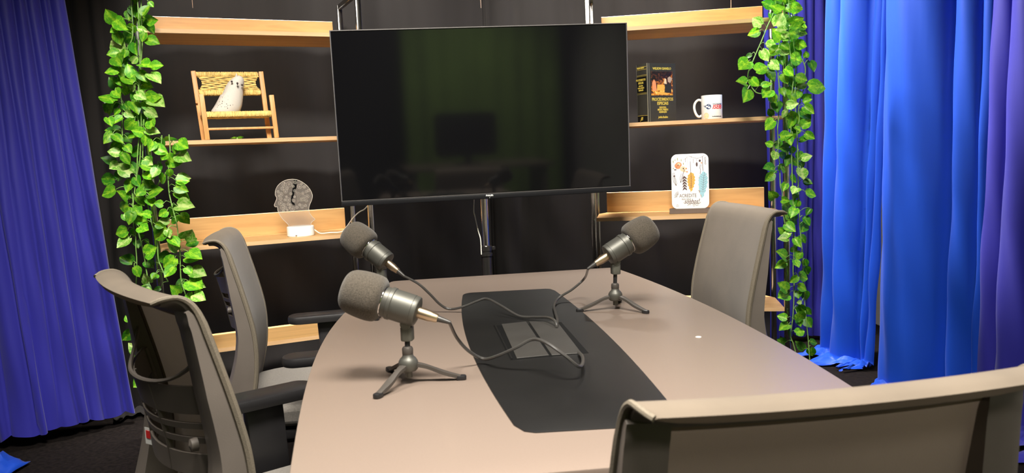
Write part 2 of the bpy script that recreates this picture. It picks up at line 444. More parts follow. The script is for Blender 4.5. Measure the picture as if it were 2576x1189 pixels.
curtain('blue_curtain', PR2, v, .01, 2.72, .38, M_['blue_r'], 'bright blue wide pleated curtain between the pale gap and the purple blue one', power='cos', seed=29, wander=.006, flare=.15, puddle=.05, lean=(-.015, -.06), ncol=20)
PR3 = [(1.86, 3.02), (1.92, 2.60), (1.97, 2.10)]
v = [path_hit(PR3, x) for x in (2504, 2560, 2660, 2760, 2860)]
curtain('blue_curtain', PR3, v, .01, 2.72, .38, M_['blue'], 'purple blue curtain behind the nearest chair, at the very edge of the photo', power='cos', seed=33, wander=.006, flare=.15, puddle=.22, lean=(-.05, -.05), ncol=16)
b = MB(); b.box((1.95, 3.80, 1.36), (.14, .20, 2.72), None, .004, 1); struct(b.build('trim_1', M_['wall'], None))
# loose end of cloth on the carpet
b = MB(); rows = []
cc = onz(-30, 1168, .03)
for j in range(8):
    row = []
    for k in range(14):
        u, t = k/13-.5, j/7-.5
        rr = .10+.02*math.sin(k*1.3)
        row.append((cc.x+u*.24, cc.y+t*.16+.02*math.sin(k*.9), .012+.05*max(0, math.cos(u*3))*max(0, math.cos(t*3))*(1+.4*math.sin(k*1.9+j))))
    rows.append(row)
b.grid(rows); o = b.build('cloth_scrap', M_['blue_r']); o.modifiers.new('thickness', 'SOLIDIFY').thickness = .004
tag(o, 'crumpled bit of bright blue cloth lying on the dark carpet near the chair', 'cloth')
# green cloth behind the photographer, mirrored in the television
rows = []
for j in range(9):
    rows.append([(.28+1.70*k/60, -2.1+.02*math.sin(k*.8), .05+2.3*j/8) for k in range(61)])
b = MB(); b.grid(rows); o = b.build('green_backdrop', M_['green_cloth']); o.modifiers.new('thickness', 'SOLIDIFY').thickness = .003
tag(o, 'green cloth backdrop seen mirrored in the dark television screen', 'backdrop')
dk = thing('desk_prop', 'added unseen taupe desk for the grey band mirrored in the television', 'desk', (.80, -1.15, 0))  # unseen desk put in to give the screen its grey reflection
b = MB(); b.box((0, 0, .725), (1.35, .6, .03), None, .003, 1); b.build('desktop', M_['table'], dk)
for sx_ in (-.6, .6):
    b = MB(); b.box((sx_, 0, .355), (.04, .5, .71), None, .003, 1); b.build('panel_leg', M_['edge'], dk)
mo = thing('monitor_prop', 'dark monitor with rounded corners, unseen, added for the dark shape mirrored in the television', 'monitor_prop', (.72, -1.15, .741), PI)  # unseen panel put in to give the screen its dark reflection
b = MB(); b.prism(rrect(.58, .40, .05), -.015, .015, axes((1, 0, 0), (0, 0, 1), (0, -1, 0), (0, 0, .27)), .004); b.build('screen_panel', M_['bk_plastic'], mo)
b = MB(); b.box((0, -.05, .10), (.06, .02, .18), None, .003, 1); b.prism(rrect(.24, .16, .03), 0, .012, Matrix.Translation((0, -.04, 0)), .002); b.build('stand', M_['bk_plastic'], mo)

# ------------------------------------------------------------------ shelf units
TH = .0155
Z = {'L': (1.626, 1.214, .812, .405), 'R': (1.615, 1.220, .823, .424)}
U = {'L': dict(o=(-1.309, 2.959), yaw=.4302, w=.798), 'R': dict(o=(.354, 3.374), yaw=-.1604, w=.795)}
DP = .325; PW = .022
def unit(k, label):
    g = U[k]; t = thing('shelf_unit', label, 'shelf', (g['o'][0], g['o'][1], 0), g['yaw'])
    W = g['w']
    xl = -.026 if k == 'L' else 0.0
    for x in (xl, W):
        for y, top in ((0, 2.35), (DP, 1.80)):
            b = MB(); b.box((x, y+.011, top/2), (PW, PW, top), None, .003, 2); b.build('post', M_['chrome'], t)
        for z in (1.79, .10):
            b = MB(); b.box((x, DP/2+.011, z), (PW*.9, DP-PW, PW), None, .002, 1); b.build('rung', M_['steel_dark'], t)
    for z in (2.30,):
        b = MB(); b.box(((xl+W)/2, .011, z), (W-xl-PW, PW*.9, PW*.9), None, .002, 1); b.build('top_rail', M_['chrome'], t)
    a0, a1 = xl+PW/2+.001, W-PW/2-.001
    for i, z in enumerate(Z[k]):
        d = .30 if i < 3 else .305
        c = .075
        # the board: chamfered at its two back corners
        poly = [(a0, .002), (a1, .002), (a1, d-c), (a1-.045, d), (a0+.045, d), (a0, d-c)]
        b = MB(); b.prism(poly, z-TH, z, None, .0012)
        bd = b.build('board', M_['shelf'], t, False)
        b = MB(); b.box(((a0+a1)/2, .0015, z-TH/2), (a1-a0, .002, TH*.99)); b.build('edge_band', M_['shelf_edge'], bd, False)
        if i in (0, 2):
            b = MB(); b.box(((a0+a1)/2, d-.012, z+.046), (a1-a0-.07, TH, .092), None, .001, 1); b.build('back_board', M_['shelf'], t, False)
        for x in (xl, W):
            b = MB(); b.lathe([(0, 0), (.0035, 0), (.003, .002), (0, .0026)], 8, axes((1, 0, 0), (0, 0, -1), (0, -1, 0), (x, 0, z-TH/2)).copy()); b.build('screw', M_['chrome'], t)
    return t
unit('L', 'steel framed wooden shelf unit holding the woven chair, owl and head lamp')
unit('R', 'steel framed wooden shelf unit holding the book, mug and feather plaque')
def on_shelf(k, i, px, py_hint, depth):
    """point on shelf i of unit k, at the given depth behind its front edge, under pixel column px"""
    g = U[k]; e = Vector((math.cos(g['yaw']), math.sin(g['yaw']))); n = Vector((-e.y, e.x))
    a = Vector(g['o'])+n*depth; d = ray((px, py_hint))
    s = (a.y*d.x-a.x*d.y)/(e.x*d.y-e.y*d.x)
    p = a+e*s; return Vector((p.x, p.y, Z[k][i]))

# ------------------------------------------------------------------ conference table
TZ = .74
tb = thing('conference_table', 'taupe boat shaped meeting table with a black inlaid centre panel', 'table', (0, 0, 0))
Lp = np.array([(-.373, 2.38), (-.412, 2.15), (-.423, 1.947), (-.408, 1.72), (-.378, 1.43), (-.361, 1.313), (-.323, 1.107), (-.298, .996), (-.278, .917)])
Rp = np.array([(.322, 2.470), (.390, 2.151), (.458, 1.777), (.482, 1.553), (.494, 1.384), (.503, 1.168)])
cl = np.polyfit(Lp[:, 1], Lp[:, 0], 3); cr = np.polyfit(Rp[:, 1], Rp[:, 0], 2)
poly = []
for y in np.linspace(.855, 2.375, 40): poly.append((float(np.polyval(cl, y)), float(y)))
p = poly[-1]
poly += [(p[0]+.006, p[1]+.012), (p[0]+.018, p[1]+.018)]
for y in np.linspace(2.462, .935, 40): poly.append((float(np.polyval(cr, y)), float(y)))
k = 42
q = poly[k]; poly.insert(k, (q[0]-.006, q[1]+.010)); poly.insert(k, (q[0]-.020, q[1]+.014))
b = MB(); b.prism(poly, TZ-.025, TZ, None, .002)
b.build('tabletop', M_['table'], tb, True, 30)
# black centre panel
Li = np.array([(-.138, 2.085), (-.128, 1.834), (-.101, 1.586), (-.072, 1.368), (-.040, 1.2), (-.008, 1.045)])
Ri = np.array([(.110, 2.085), (.147, 1.861), (.18, 1.587), (.203, 1.35), (.217, 1.144)])
ci = np.polyfit(Li[:, 1], Li[:, 0], 2); cj = np.polyfit(Ri[:, 1], Ri[:, 0], 2)
pi_ = [(float(np.polyval(ci, y)), float(y)) for y in np.linspace(1.050, 2.085, 26)]
pi_ += [(-.134, 2.103), (-.120, 2.116), (.085, 2.128), (.098, 2.122)]
pi_ += [(float(np.polyval(cj, y)), float(y)) for y in np.linspace(2.095, 1.050, 26)]
pi_ += [(.208, 1.032), (.19, 1.024), (.02, 1.017), (.005, 1.024)]
b = MB(); b.prism(pi_, TZ-.001, TZ+.0018, None, .0008); b.build('inset_panel', M_['inset'], tb, True, 30)
def quad(pts, z0, z1, name, mt, bev=.0008):
    b = MB(); b.prism([onz(x, y, TZ)[:2] for x, y in pts], z0, z1, None, bev); return b.build(name, mt, tb, False)
quad([(1241, 821), (1412, 812), (1481, 890), (1284, 908)], TZ+.0016, TZ+.0022, 'cable_well', M_['void'], 0)
quad([(1262, 819), (1324, 812.5), (1381, 897), (1300, 905)], TZ+.0018, TZ+.0042, 'well_lid', M_['lid'])
quad([(1331, 812), (1402, 813), (1463, 892), (1388, 897)], TZ+.0018, TZ+.0042, 'well_lid', M_['lid'])
quad([(1243, 820), (1247, 819.5), (1290, 906), (1286, 907)], TZ+.0018, TZ+.004, 'well_rim', M_['inset'], 0)
b = MB(); c = onz(1757, 847, TZ); b.lathe([(0, 0), (.006, 0), (.0055, .0006), (0, .0008)], 10, Matrix.Translation(c)); b.build('paint_speck', M_['paint_white'], tb)
for cy in (1.50, 2.00):
    b = MB(); b.box((.040, cy, .3575), (.06, .22, .714), None, .006, 2); b.build('pedestal', M_['edge'], tb)
b = MB(); b.box((.040, 1.75, .58), (.03, .28, .20), None, .003, 1); b.build('beam', M_['edge'], tb)

# ------------------------------------------------------------------ office chairs
PROF = [(-.240, .40), (-.223, .46), (-.208, .52), (-.200, .58), (-.1985, .63), (-.202, .68), (-.211, .73), (-.222, .78), (-.234, .83), (-.244, .87), (-.250, .892), (-.257, .909), (-.268, .922), (-.284, .929), (-.303, .928), (-.315, .922)]
PROF = [tuple(v)[:2] for v in catmull([(x, z, 0) for x, z in PROF], 3)]
def halfw(z): return .215+.012*math.sin(PI*min(1, max(0, (z-.4)/.53)))
def bow(y): return .018*(y/.22)**2
def chair(label, loc, yaw, dz=0, lumb=0, sticker=False):
    t = thing('office_chair', label, 'chair', (loc[0], loc[1], 0), yaw, None)
    NP = len(PROF)
    nrm = []
    for i in range(NP):
        a, c = PROF[max(0, i-1)], PROF[min(NP-1, i+1)]
        d = Vector((c[0]-a[0], 0, c[1]-a[1])).normalized(); nrm.append(Vector((-d.z, 0, d.x)))   # points backwards / under the lip
    ys = [-1, -.985, -.95]+[-.88+1.76*k/14 for k in range(15)]+[.95, .985, 1]
    # fabric panel wrapped over the lip
    def thick(i):
        q = max(0, (i-NP*.62)/(NP*.38)); return .010+.008*math.sin(PI*min(1, q*.8))-.004*q*q
    def surf(i, s, off):
        x, z = PROF[i]; y = s*halfw(z)
        lipround = 1
        k = max(0, (i-NP*.8)/(NP*.2))
        y *= 1-.08*k**3
        return Vector((x+bow(y), y, z+dz))+nrm[i]*off
    def ts(i, s):
        g = min(1, max(0, (i-NP*.6)/(NP*.25))); return thick(i)*(1-.72*g*abs(s)**10)
    fr = [[surf(i, s, 0.0012*(1 if abs(s) < .99 else 3)) for s in ys] for i in range(NP)]
    bk = [[surf(i, s, ts(i, s)) for s in ys] for i in range(NP)]
    l0 = int(NP*.66)
    b = MB(); b.grid(fr[:l0+1]); b.sheet(fr[l0:], bk[l0:]); b.build('back_fabric', M_['backmesh'], t, True, 50)
    # woven edging strip down both sides
    for sd in (-1, 1):
        b = MB()
        pts = [surf(i, sd, ts(i, sd)*.55)+Vector((0, sd*.0005, 0)) for i in range(2, NP)]
        b.tube(pts, [.0070*(1-.45*min(1, max(0, (i-NP*.6)/(NP*.25)))) for i in range(2, NP)], 8); b.build('edge_piping', M_['trim'], t)
    # side stiles and the lip of the plastic frame
    lip0 = int(NP*.70)
    def stile_t(z): return np.interp(z, [.40, .46, .55, .66, .78, .89, .914], [.070, .078, .066, .046, .034, .016, .004])
    def stile_w(z): return np.interp(z, [.40, .55, .70, .90], [.075, .062, .050, .045])
    fb = MB()
    for sd in (-1, 1):
        front = []; back = []
        for i in [q for q in range(NP) if PROF[q][1] < .914]:
            z = PROF[i][1]; hw = halfw(z); w_ = stile_w(z)
            fro = []; bko = []
            for q in (0, .33, .66, 1):
                y = sd*(hw+.002-q*w_); base = Vector((PROF[i][0]+bow(y), y, z+dz))
                tt = thick(i)
                fro.append(base+nrm[i]*(tt-.002)); bko.append(base+nrm[i]*(tt+stile_t(z)*(1-.25*q if q else .82)))
            front.append(fro); back.append(bko)
        fb.sheet(front, back)
    front = [[surf(i, s*.985, ts(i, s)-.001) for s in ys] for i in range(lip0, NP-2)]
    back = [[surf(i, s*.985, ts(i, s)+.0055) for s in ys] for i in range(lip0, NP-2)]
    fb.sheet(front, back)
    # lower cross piece and stalk
    x0, z0 = PROF[3][0], PROF[3][1]
    fb.box((x0-.045, 0, .415+dz), (.03, .36, .06), None, .008, 2)
    fb.build('back_frame', M_['gy_plastic'], t, True, 35)
    # lumbar support: bowed bands with slots
    lb = MB()
    def band(za, zb, th=.006, ins=0):
        f2, b2 = [], []
        for zz in (za, (za+zb)/2, zb):
            xf = np.interp(zz, [p[1] for p in PROF[:lip0]], [p[0] for p in PROF[:lip0]])
            fr_, bk_ = [], []
            for k in range(15):
                u = -1+2*k/14; y = u*(.178-ins)
                d = .030+.040*(1-u*u)
                fr_.append(Vector((xf+bow(y)-d+.01, y, zz+dz-.010*(1-u*u)))); bk_.append(fr_[-1]+Vector((-th, 0, 0)))
            f2.append(fr_); b2.append(bk_)
        lb.sheet(f2, b2)
    z1 = lumb
    band(z1+.715, z1+.762); band(z1+.690, z1+.700); band(z1+.666, z1+.676); band(z1+.612, z1+.648)
    for u in (-1, -.33, .33, 1):
        y = u*.174
        pts = []
        for zz in (.615, .66, .71, .76):
            xf = np.interp(zz+z1, [p[1] for p in PROF[:lip0]], [p[0] for p in PROF[:lip0]])
            pts.append((xf+bow(y)-(.030+.040*(1-u*u))+.008, y, zz+z1+dz-.01*(1-u*u)))
        lb.tube(pts, .005, 6)
    pts = []
    for k in range(21):
        u = -1+2*k/20; y = u*.178; zz = z1+.765+.035*u**4
        xf = np.interp(zz, [p[1] for p in PROF[:lip0]], [p[0] for p in PROF[:lip0]])
        pts.append((xf+bow(y)-(.026+.046*(1-u*u))+.006, y, zz+dz-.010*(1-u*u)))
    lb.tube(pts, .0035, 6)
    lo = lb.build('lumbar_support', M_['gy_plastic'], t, True, 40)
    for sd in (-1, 1):
        kb = MB(); xf = np.interp(.665+z1, [p[1] for p in PROF[:lip0]], [p[0] for p in PROF[:lip0]])
        kb.lathe([(0, 0), (.011, 0), (.010, .010), (0, .013)], 12, axes((0, 1, 0), (0, 0, 1), (-1, 0, 0), (xf-.045+bow(.15), sd*.150, .665+z1+dz))); kb.build('lumbar_knob', M_['gy_plastic'], lo)
    if sticker:
        xf = np.interp(.625+z1, [p[1] for p in PROF[:lip0]], [p[0] for p in PROF[:lip0]])
        u = .42; y = u*.178; d = .030+.040*(1-u*u)
        M = axes((0.35, -.94, 0), (0, 0, 1), (-.94, -.35, 0), (xf+bow(y)-d+.01-.0072, y, .630+z1+dz-.010*(1-u*u)))
        s1 = MB(); s1.box((0, 0, 0), (.034, .030, .0006), M); st = s1.build('care_label', M_['white'], lo, False); st['label'] = 'small white label with a red mark'
        s2 = MB(); s2.box((-.007, .003, .0007), (.012, .014, .0006), M); s2.build('label_mark', M_['red_ink'], lo, False)
    # seat
    sb = MB(); rows_f, rows_b = [], []
    for i in range(15):
        u = i/14; x = -.235+.475*u
        rf, rbk = [], []
        for k in range(15):
            v_ = -1+2*k/14
            e = (abs(v_)**4*.6+abs(2*u-1)**5*.55); hw = .235*(1-.10*max(0, 2*u-1)**3-.14*max(0, 1-2*u)**3)
            zt = .472-.020*e-.035*max(0, u-.75)**1.2*2.2-.012*(1-v_*v_)*.5
            rf.append(Vector((x, v_*hw, zt+dz)))
            sh = .90 if True else 1
            rbk.append(Vector((x*.94, v_*hw*.94, .385+dz+.020*e)))
        rows_f.append(rf); rows_b.append(rbk)
    sb.sheet(rows_f, rows_b); so = sb.build('seat', M_['seatfab'], t, True, 60)
    md = so.modifiers.new('soft', 'BEVEL'); md.width = .03; md.segments = 4; md.limit_method = 'ANGLE'; md.angle_limit = math.radians(50)
    pb = MB(); pb.prism(rrect(.40, .40, .06), .355+dz, .386+dz, Matrix.Translation((0, 0, 0)), .008); pb.build('seat_shell', M_['bk_plastic'], t, True, 30)
    mb = MB(); mb.box((-.03, 0, .325+dz), (.22, .12, .06), None, .012, 2); mb.bar((-.13, 0, .33+dz), (-.275, 0, .43+dz), .07, .018, (0, 1, 0), .005); mb.build('tilt_mechanism', M_['bk_plastic'], t)
    # arms
    for sd in (-1, 1):
        ab = MB()
        ab.box((.03, sd*.235, .352+dz), (.08, .13, .014), None, .004, 1)
        ab.bar((.03, sd*.292, .345+dz), (.02, sd*.292, .588+dz), .030, .085, (1, 0, 0), .008)
        ar = ab.build('armrest', M_['bk_plastic'], t)
        ad = MB(); ad.prism(rrect(.255, .082, .036, 6), .587+dz, .615+dz, Matrix.Translation((.01, sd*.288, 0)), .009); ad.build('arm_pad', M_['bk_plastic'], ar, True, 30)
    gl = MB(); gl.lathe([(.025, .09), (.025, .22), (.014, .221), (.014, .33+dz)], 16); gl.build('gas_lift', M_['bk_plastic'], t)
    ba = MB(); ba.lathe([(.035, .065), (.045, .075), (.045, .105), (.03, .115)], 16)
    for k in range(5):
        a = 2*PI*k/5+.3; ba.bar((.02*math.cos(a), .02*math.sin(a), .092), (.29*math.cos(a), .29*math.sin(a), .072), .022, .04, (0, 0, 1), .006)
    ba.build('star_base', M_['bk_plastic'], t)
    for k in range(5):
        a = 2*PI*k/5+.3; cx_, cy_ = .285*math.cos(a), .285*math.sin(a)
        cb = MB(); tx = Vector((-math.sin(a), math.cos(a), 0)); rx_ = Vector((math.cos(a), math.sin(a), 0))
        for sd in (-1, 1):
            cb.lathe([(0, -.008), (.024, -.008), (.026, 0), (.024, .008), (0, .008)], 14, axes(rx_, (0, 0, 1), tx, Vector((cx_, cy_, .026))+tx*sd*.014))
        cb.tube([(cx_, cy_, .026), (cx_, cy_, .075)], .006, 8); cb.build('caster', M_['bk_plastic'], t)
    return t
def place(rail_a, rail_b, drop, dz=0):
    """rail_a, rail_b: pixels of the right and left end (chair's own) of the top rail, which is drop below the eye"""
    a = onz(*rail_a, EYE-drop); c = onz(*rail_b, EYE-drop)
    d = (c-a); d.z = 0; l = d.normalized(); f = Vector((l.y, -l.x, 0))
    o = (a+c)/2+f*.283
    return (o.x, o.y), math.atan2(f.y, f.x), (c-a).length
def dirchair(label, a, b_, turn=0, width=.41, drop=None, **k):
    lo, hi = (.05, .6) if drop is None else (drop, drop)
    for _ in range(40):
        mid = (lo+hi)/2
        if place(a, b_, mid)[2] < width: lo = mid
        else: hi = mid
    o, yaw, wd = place(a, b_, mid); dz = (EYE-mid)-.929
    c = Vector(o)-Vector((math.cos(yaw), math.sin(yaw)))*.283; yaw += turn; o = c+Vector((math.cos(yaw), math.sin(yaw)))*.283
    print('chair', [round(v, 3) for v in o], round(yaw, 3), 'drop', round(mid, 3), 'dz', round(dz, 3))
    return chair(label, o, yaw, dz, **k)
dirchair('grey office chair seen from behind, white label on its lumbar support, beside the blue curtain', (410, 746), (262, 681), lumb=.02, sticker=True)
dirchair('grey office chair in profile with its arms under the table, near the head lamp shelf', (533, 603), (562, 573), lumb=.06, turn=-.03)
dirchair('grey office chair facing us across the table, in front of the feather plaque', (1818, 503), (1974, 534), drop=.172, turn=.06)
dirchair('nearest grey office chair, its dark back filling the corner of the photo, facing the television', (2600, 928), (1628, 1018))

# ------------------------------------------------------------------ television and its stand
yaw, tilt = .13, .035
e = Vector((math.cos(yaw), math.sin(yaw), 0)); n = Vector((-math.sin(yaw), math.cos(yaw), 0))
u = Vector((0, 0, 1))*math.cos(tilt)-n*math.sin(tilt)
e = (e*math.cos(.004)+u*math.sin(.004)).normalized(); u = (u-e*u.dot(e)).normalized(); n = u.cross(e)
tv = bpy.data.objects.new('television', None); C.objects.link(tv)
tag(tv, 'large black flat television with a switched off glossy screen on a pole stand', 'television')
TW, THh = 1.12, .647
tv.matrix_world = axes(e, n, u, (-.080, 3.032, EYE+.157))
b = MB(); b.box((0, .022, .0), (TW-.004, .036, THh-.006), None, .004, 2); b.box((0, .055, -.06), (.62, .05, .36), None, .015, 2); b.build('casing', M_['bk_plastic'], tv)
b = MB(); b.box((0, .0015, .0085), (TW-.010, .006, THh-.030)); b.build('screen', M_['screen'], tv, False)
b = MB()
b.box((0, .004, THh/2-.002), (TW, .013, .004), None, .001, 1)
for s in (-1, 1): b.box((s*(TW/2-.002), .004, 0), (.004, .013, THh-.004), None, .001, 1)
b.build('edge_frame', M_['bezel_lip'], tv, False)
b = MB(); b.box((0, .001, -THh/2+.0095), (TW, .014, .019), None, .003, 2); b.build('bottom_bezel', M_['bezel'], tv)
b = MB(); b.box((0, -.0035, -THh/2+.0205), (TW, .005, .0022)); b.build('bezel_line', M_['bezel_lip'], tv, False)
MT = axes((1, 0, 0), (0, 0, 1), (0, -1, 0), (.0, -.0062, -THh/2+.0125))
lettering('PHILIPS', .0088, M_['white'], tv, MT, bold=.0002)
b = MB(); b.lathe([(0, 0), (.0014, 0), (0, .0008)], 10, axes((1, 0, 0), (0, 0, 1), (0, -1, 0), (.0, -.0062, -THh/2+.004))); b.build('standby_light', M_['white'], tv)
ts = thing('television_stand', 'steel pole stand with a clamp collar holding the television', 'stand', (at(1222, 600, 3.20).x, 3.20, 0))
b = MB(); b.lathe([(.0165, .66), (.0165, 1.45)], 20); b.build('upper_pole', M_['chrome'], ts)
b = MB(); b.lathe([(.021, .0), (.021, .715)], 20); b.build('lower_pole', M_['steel_dark'], ts)
b = MB(); b.lathe([(.022, .700), (.026, .703), (.026, .712), (.022, .715), (.022, .722), (.0245, .724), (.0245, .742), (.018, .745)], 20); b.box((.030, 0, .733), (.014, .010, .016), None, .002, 1); b.build('collar', M_['steel_dark'], ts)
b = MB(); b.prism(rrect(.62, .36, .05), 0, .018, None, .004); b.build('base_plate', M_['bk_plastic'], ts, True, 30)
b = MB(); b.box((0, -.02, 1.24), (.36, .03, .24), None, .004, 1); b.build('mount_bracket', M_['bk_plastic'], ts)
# thin lead hanging beside the pole
pts = [at(x, y, 3.17) for x, y in ((1193, 490), (1192, 530), (1195, 545), (1203, 580), (1209, 602), (1211, 640))]
b = MB(); b.tube(catmull(pts, 5), .0022, 6); tag(b.build('thin_cable', M_['white_cable']), 'thin pale lead hanging beside the television pole', 'cable')
# thin tan tubes from the ceiling, over the backdrop
for x, Yd, lab in ((484, 3.35, 'thin tan tube ending above the shelf with the woven chair'), (1209, 3.7, 'thin tan tube ending above the television'), (1838, 3.5, 'thin tan tube ending above the shelf with the book')):
    a = at(x+1, 20, Yd); b = MB(); b.tube([a, a+Vector((0, 0, .08)), Vector((a.x, a.y, 2.75))], [.0012, .0018, .0018], 6)
    tag(b.build('thin_tan_tube', M_['tan_ink']), lab, 'string', 'thin tan tubes hanging from the ceiling')

# ------------------------------------------------------------------ microphones
def mic(label, base, pivot, direc, feet_ang, lean=0):
    """base: table point under the hub; pivot: centre of the body; direc: unit vector from connector end to foam end"""
    t = thing('desk_microphone', label, 'microphone', (base.x, base.y, TZ), 0, None)
    d = direc.normalized(); pv = pivot-Vector((base.x, base.y, TZ))
    x = Vector((0, 0, 1)).cross(d).normalized(); y = d.cross(x)
    M = axes(x, y, d, pv)
    b = MB(); b.lathe([(0, -.022), (.019, -.022), (.0245, -.020), (.0255, -.018), (.0255, -.012), (.0262, -.0115), (.0262, .022), (.0275, .023), (.0275, .029), (.0255, .030), (.0255, .037), (.0235, .039), (.0235, .050), (0, .050)], 32, M)
    bo = b.build('body', M_['mic'], t, True, 35)
    b = MB(); b.lathe([(.0242, .038), (.0250, .039), (.0250, .0415), (.0242, .0425)], 32, M); b.build('chrome_ring', M_['chrome'], bo)
    pr = [(0, .040), (.026, .040), (.0325, .042), (.0375, .047), (.0395, .056), (.0398, .066), (.0388, .082), (.0365, .095), (.0330, .103), (.0265, .1085), (.016, .1105), (.006, .1110), (0, .1111)]
    prs = [tuple(v)[:2] for v in catmull([(r, z, 0) for r, z in pr], 2)]
    b = MB(); b.lathe([(max(0, r), z) for r, z in prs], 36, M); b.build('windscreen', M_['foam'], t, True, 80)
    b = MB(); b.lathe([(0, -.056), (.0065, -.056), (.0076, -.053), (.0082, -.046), (.0094, -.042), (.0098, -.026), (.0098, -.021), (0, -.021)], 20, M); b.build('plug', M_['gold'], t, True, 35)
    b = MB(); b.lathe([(0, -.078), (.0030, -.078), (.0042, -.068), (.0058, -.055), (0, -.055)], 14, M); b.build('strain_relief', M_['cable'], t)
    tailp = M @ Vector((0, 0, -.076))
    # stand
    hub = Vector((0, 0, .034)); cl = pv+Vector((0, 0, -.040))
    b = MB(); b.lathe([(0, .010), (.006, .010), (.006, .020), (.013, .021), (.0158, .024), (.0165, .033), (.0160, .037), (.0130, .042), (.0095, .045), (.0085, .050)], 24); b.build('hub', M_['mic'], t)
    b = MB(); b.lathe([(.0085, .048), (.0092, .050), (.0092, .058), (.0075, .061), (.0045, .062)], 20); b.build('collar', M_['stand'], t)
    b = MB(); b.tube([(0, 0, .058), cl], .0045, 12); b.build('rod', M_['bk_plastic'], t)
    hd = Vector((d.x, d.y, 0)).normalized(); sx = Vector((-hd.y, hd.x, 0))
    Mc = axes(hd, sx, (0, 0, 1), cl)
    b = MB()
    b.prism(rrect(.020, .022, .006), -.014, .010, Mc, .002)
    for s in (-1, 1): b.box((0, s*.0085, .014), (.014, .004, .026), Mc, .002, 1)
    b.lathe([(0, -.0118), (.0085, -.0118), (.0092, -.010), (.0092, .010), (.0085, .0118), (0, .0118)], 18, Mc @ axes((1, 0, 0), (0, 0, -1), (0, 1, 0), (0, 0, .015)))
    b.build('swivel_clamp', M_['clamp'], t, True, 30)
    for a in feet_ang:
        fd = Vector((math.cos(a), math.sin(a), 0))
        b = MB(); pts = [fd*.012+Vector((0, 0, .031)), fd*.030+Vector((0, 0, .026)), fd*.058+Vector((0, 0, .014)), fd*.086+Vector((0, 0, .0045))]
        sd = Vector((-fd.y, fd.x, 0)); fr_, bk_ = [], []
        for q, p_ in enumerate(catmull(pts, 4)):
            hw = .0058+.0008*math.sin(q); fr_.append([p_-sd*hw+Vector((0, 0, .0028)), p_+Vector((0, 0, .0040)), p_+sd*hw+Vector((0, 0, .0028))]); bk_.append([p_-sd*hw-Vector((0, 0, .0030)), p_-Vector((0, 0, .0036)), p_+sd*hw-Vector((0, 0, .0030))])
        b.sheet(fr_, bk_); lg = b.build('leg', M_['stand'], t, True, 50)
        b = MB(); b.prism(rrect(.018, .0125, .0055), .0, .008, axes(fd, sd, (0, 0, 1), fd*.086), .002); b.build('rubber_foot', M_['bk_plastic'], lg, True, 30)
    return Vector((base.x, base.y, TZ))+tailp
def ang(p, q):
    return math.atan2(q[1]-p[1], q[0]-p[0])
def seta(px_c, px_f, Y, away):
    """axis through two pixels of the body: at depth Y, foam end 'away' deeper (slope)"""
    a = at(*px_c, Y); c = at(*px_f, Y); d = c-a; d = d.normalized(); d.y += away; return d.normalized()
b1 = onz(1030, 962, TZ); f1 = [onz(x, y, TZ) for x, y in ((960, 996), (1150, 955), (988, 938))]
t1 = mic('black foam topped microphone on a small tripod, nearest to us, before the profile chair', b1, at(1021, 775, b1.y+.005), seta((1060, 788), (920, 747), b1.y, .12), [ang(b1, q) for q in f1])
b2 = onz(968, 786, TZ); f2 = [onz(938, 813, TZ), onz(1010, 792, TZ), onz(975, 765, TZ)]
t2 = mic('black foam topped microphone half hidden behind the nearest one', b2, at(958, 647, b2.y+.005), seta((1000, 676), (915, 616), b2.y, .30), [ang(b2, q) for q in f2])
b3 = onz(1549, 777, TZ); f3 = [onz(x, y, TZ) for x, y in ((1470, 783), (1619, 787), (1560, 754))]
t3 = mic('black foam topped microphone on the far side of the black panel, by the facing chair', b3, at(1547, 631, b3.y+.004), seta((1515, 651), (1610, 594), b3.y, .22), [ang(b3, q) for q in f3])
def cable(label, start, pts):
    P_ = [start]+[onz(x, y, TZ+h) for x, y, h in pts]
    b = MB(); b.tube([Vector((q.x, q.y, max(q.z, TZ+.004))) for q in catmull(P_, 7)], .0030, 8)
    return tag(b.build('microphone_cable', M_['cable']), label, 'cable', None)
cable('black cable running from the nearest microphone to the well in the black panel', t1, [(1150, 850, .060), (1180, 883, .030), (1216, 902, .012), (1250, 895, .025), (1300, 873, .045), (1340, 853, .060), (1375, 862, .060), (1420, 893, .045), (1455, 921, .024), (1466, 912, .020), (1465, 896, .014), (1456, 886, .006)])
cable('black cable running from the half hidden microphone to the far end of the well', t2, [(1052, 713, .075), (1080, 738, .05), (1108, 766, .02), (1132, 777, .008), (1165, 771, .015), (1200, 757, .025), (1225, 751, .030), (1258, 767, .022), (1305, 794, .008), (1345, 797, .010), (1378, 798, .016), (1395, 806, .016), (1401, 822, .005)])
cable('black cable dropping from the microphone by the facing chair to the well', t3, [(1470, 700, .055), (1440, 727, .03), (1408, 747, .015), (1394, 765, .010), (1397, 785, .010), (1402, 803, .012), (1400, 824, .005)])

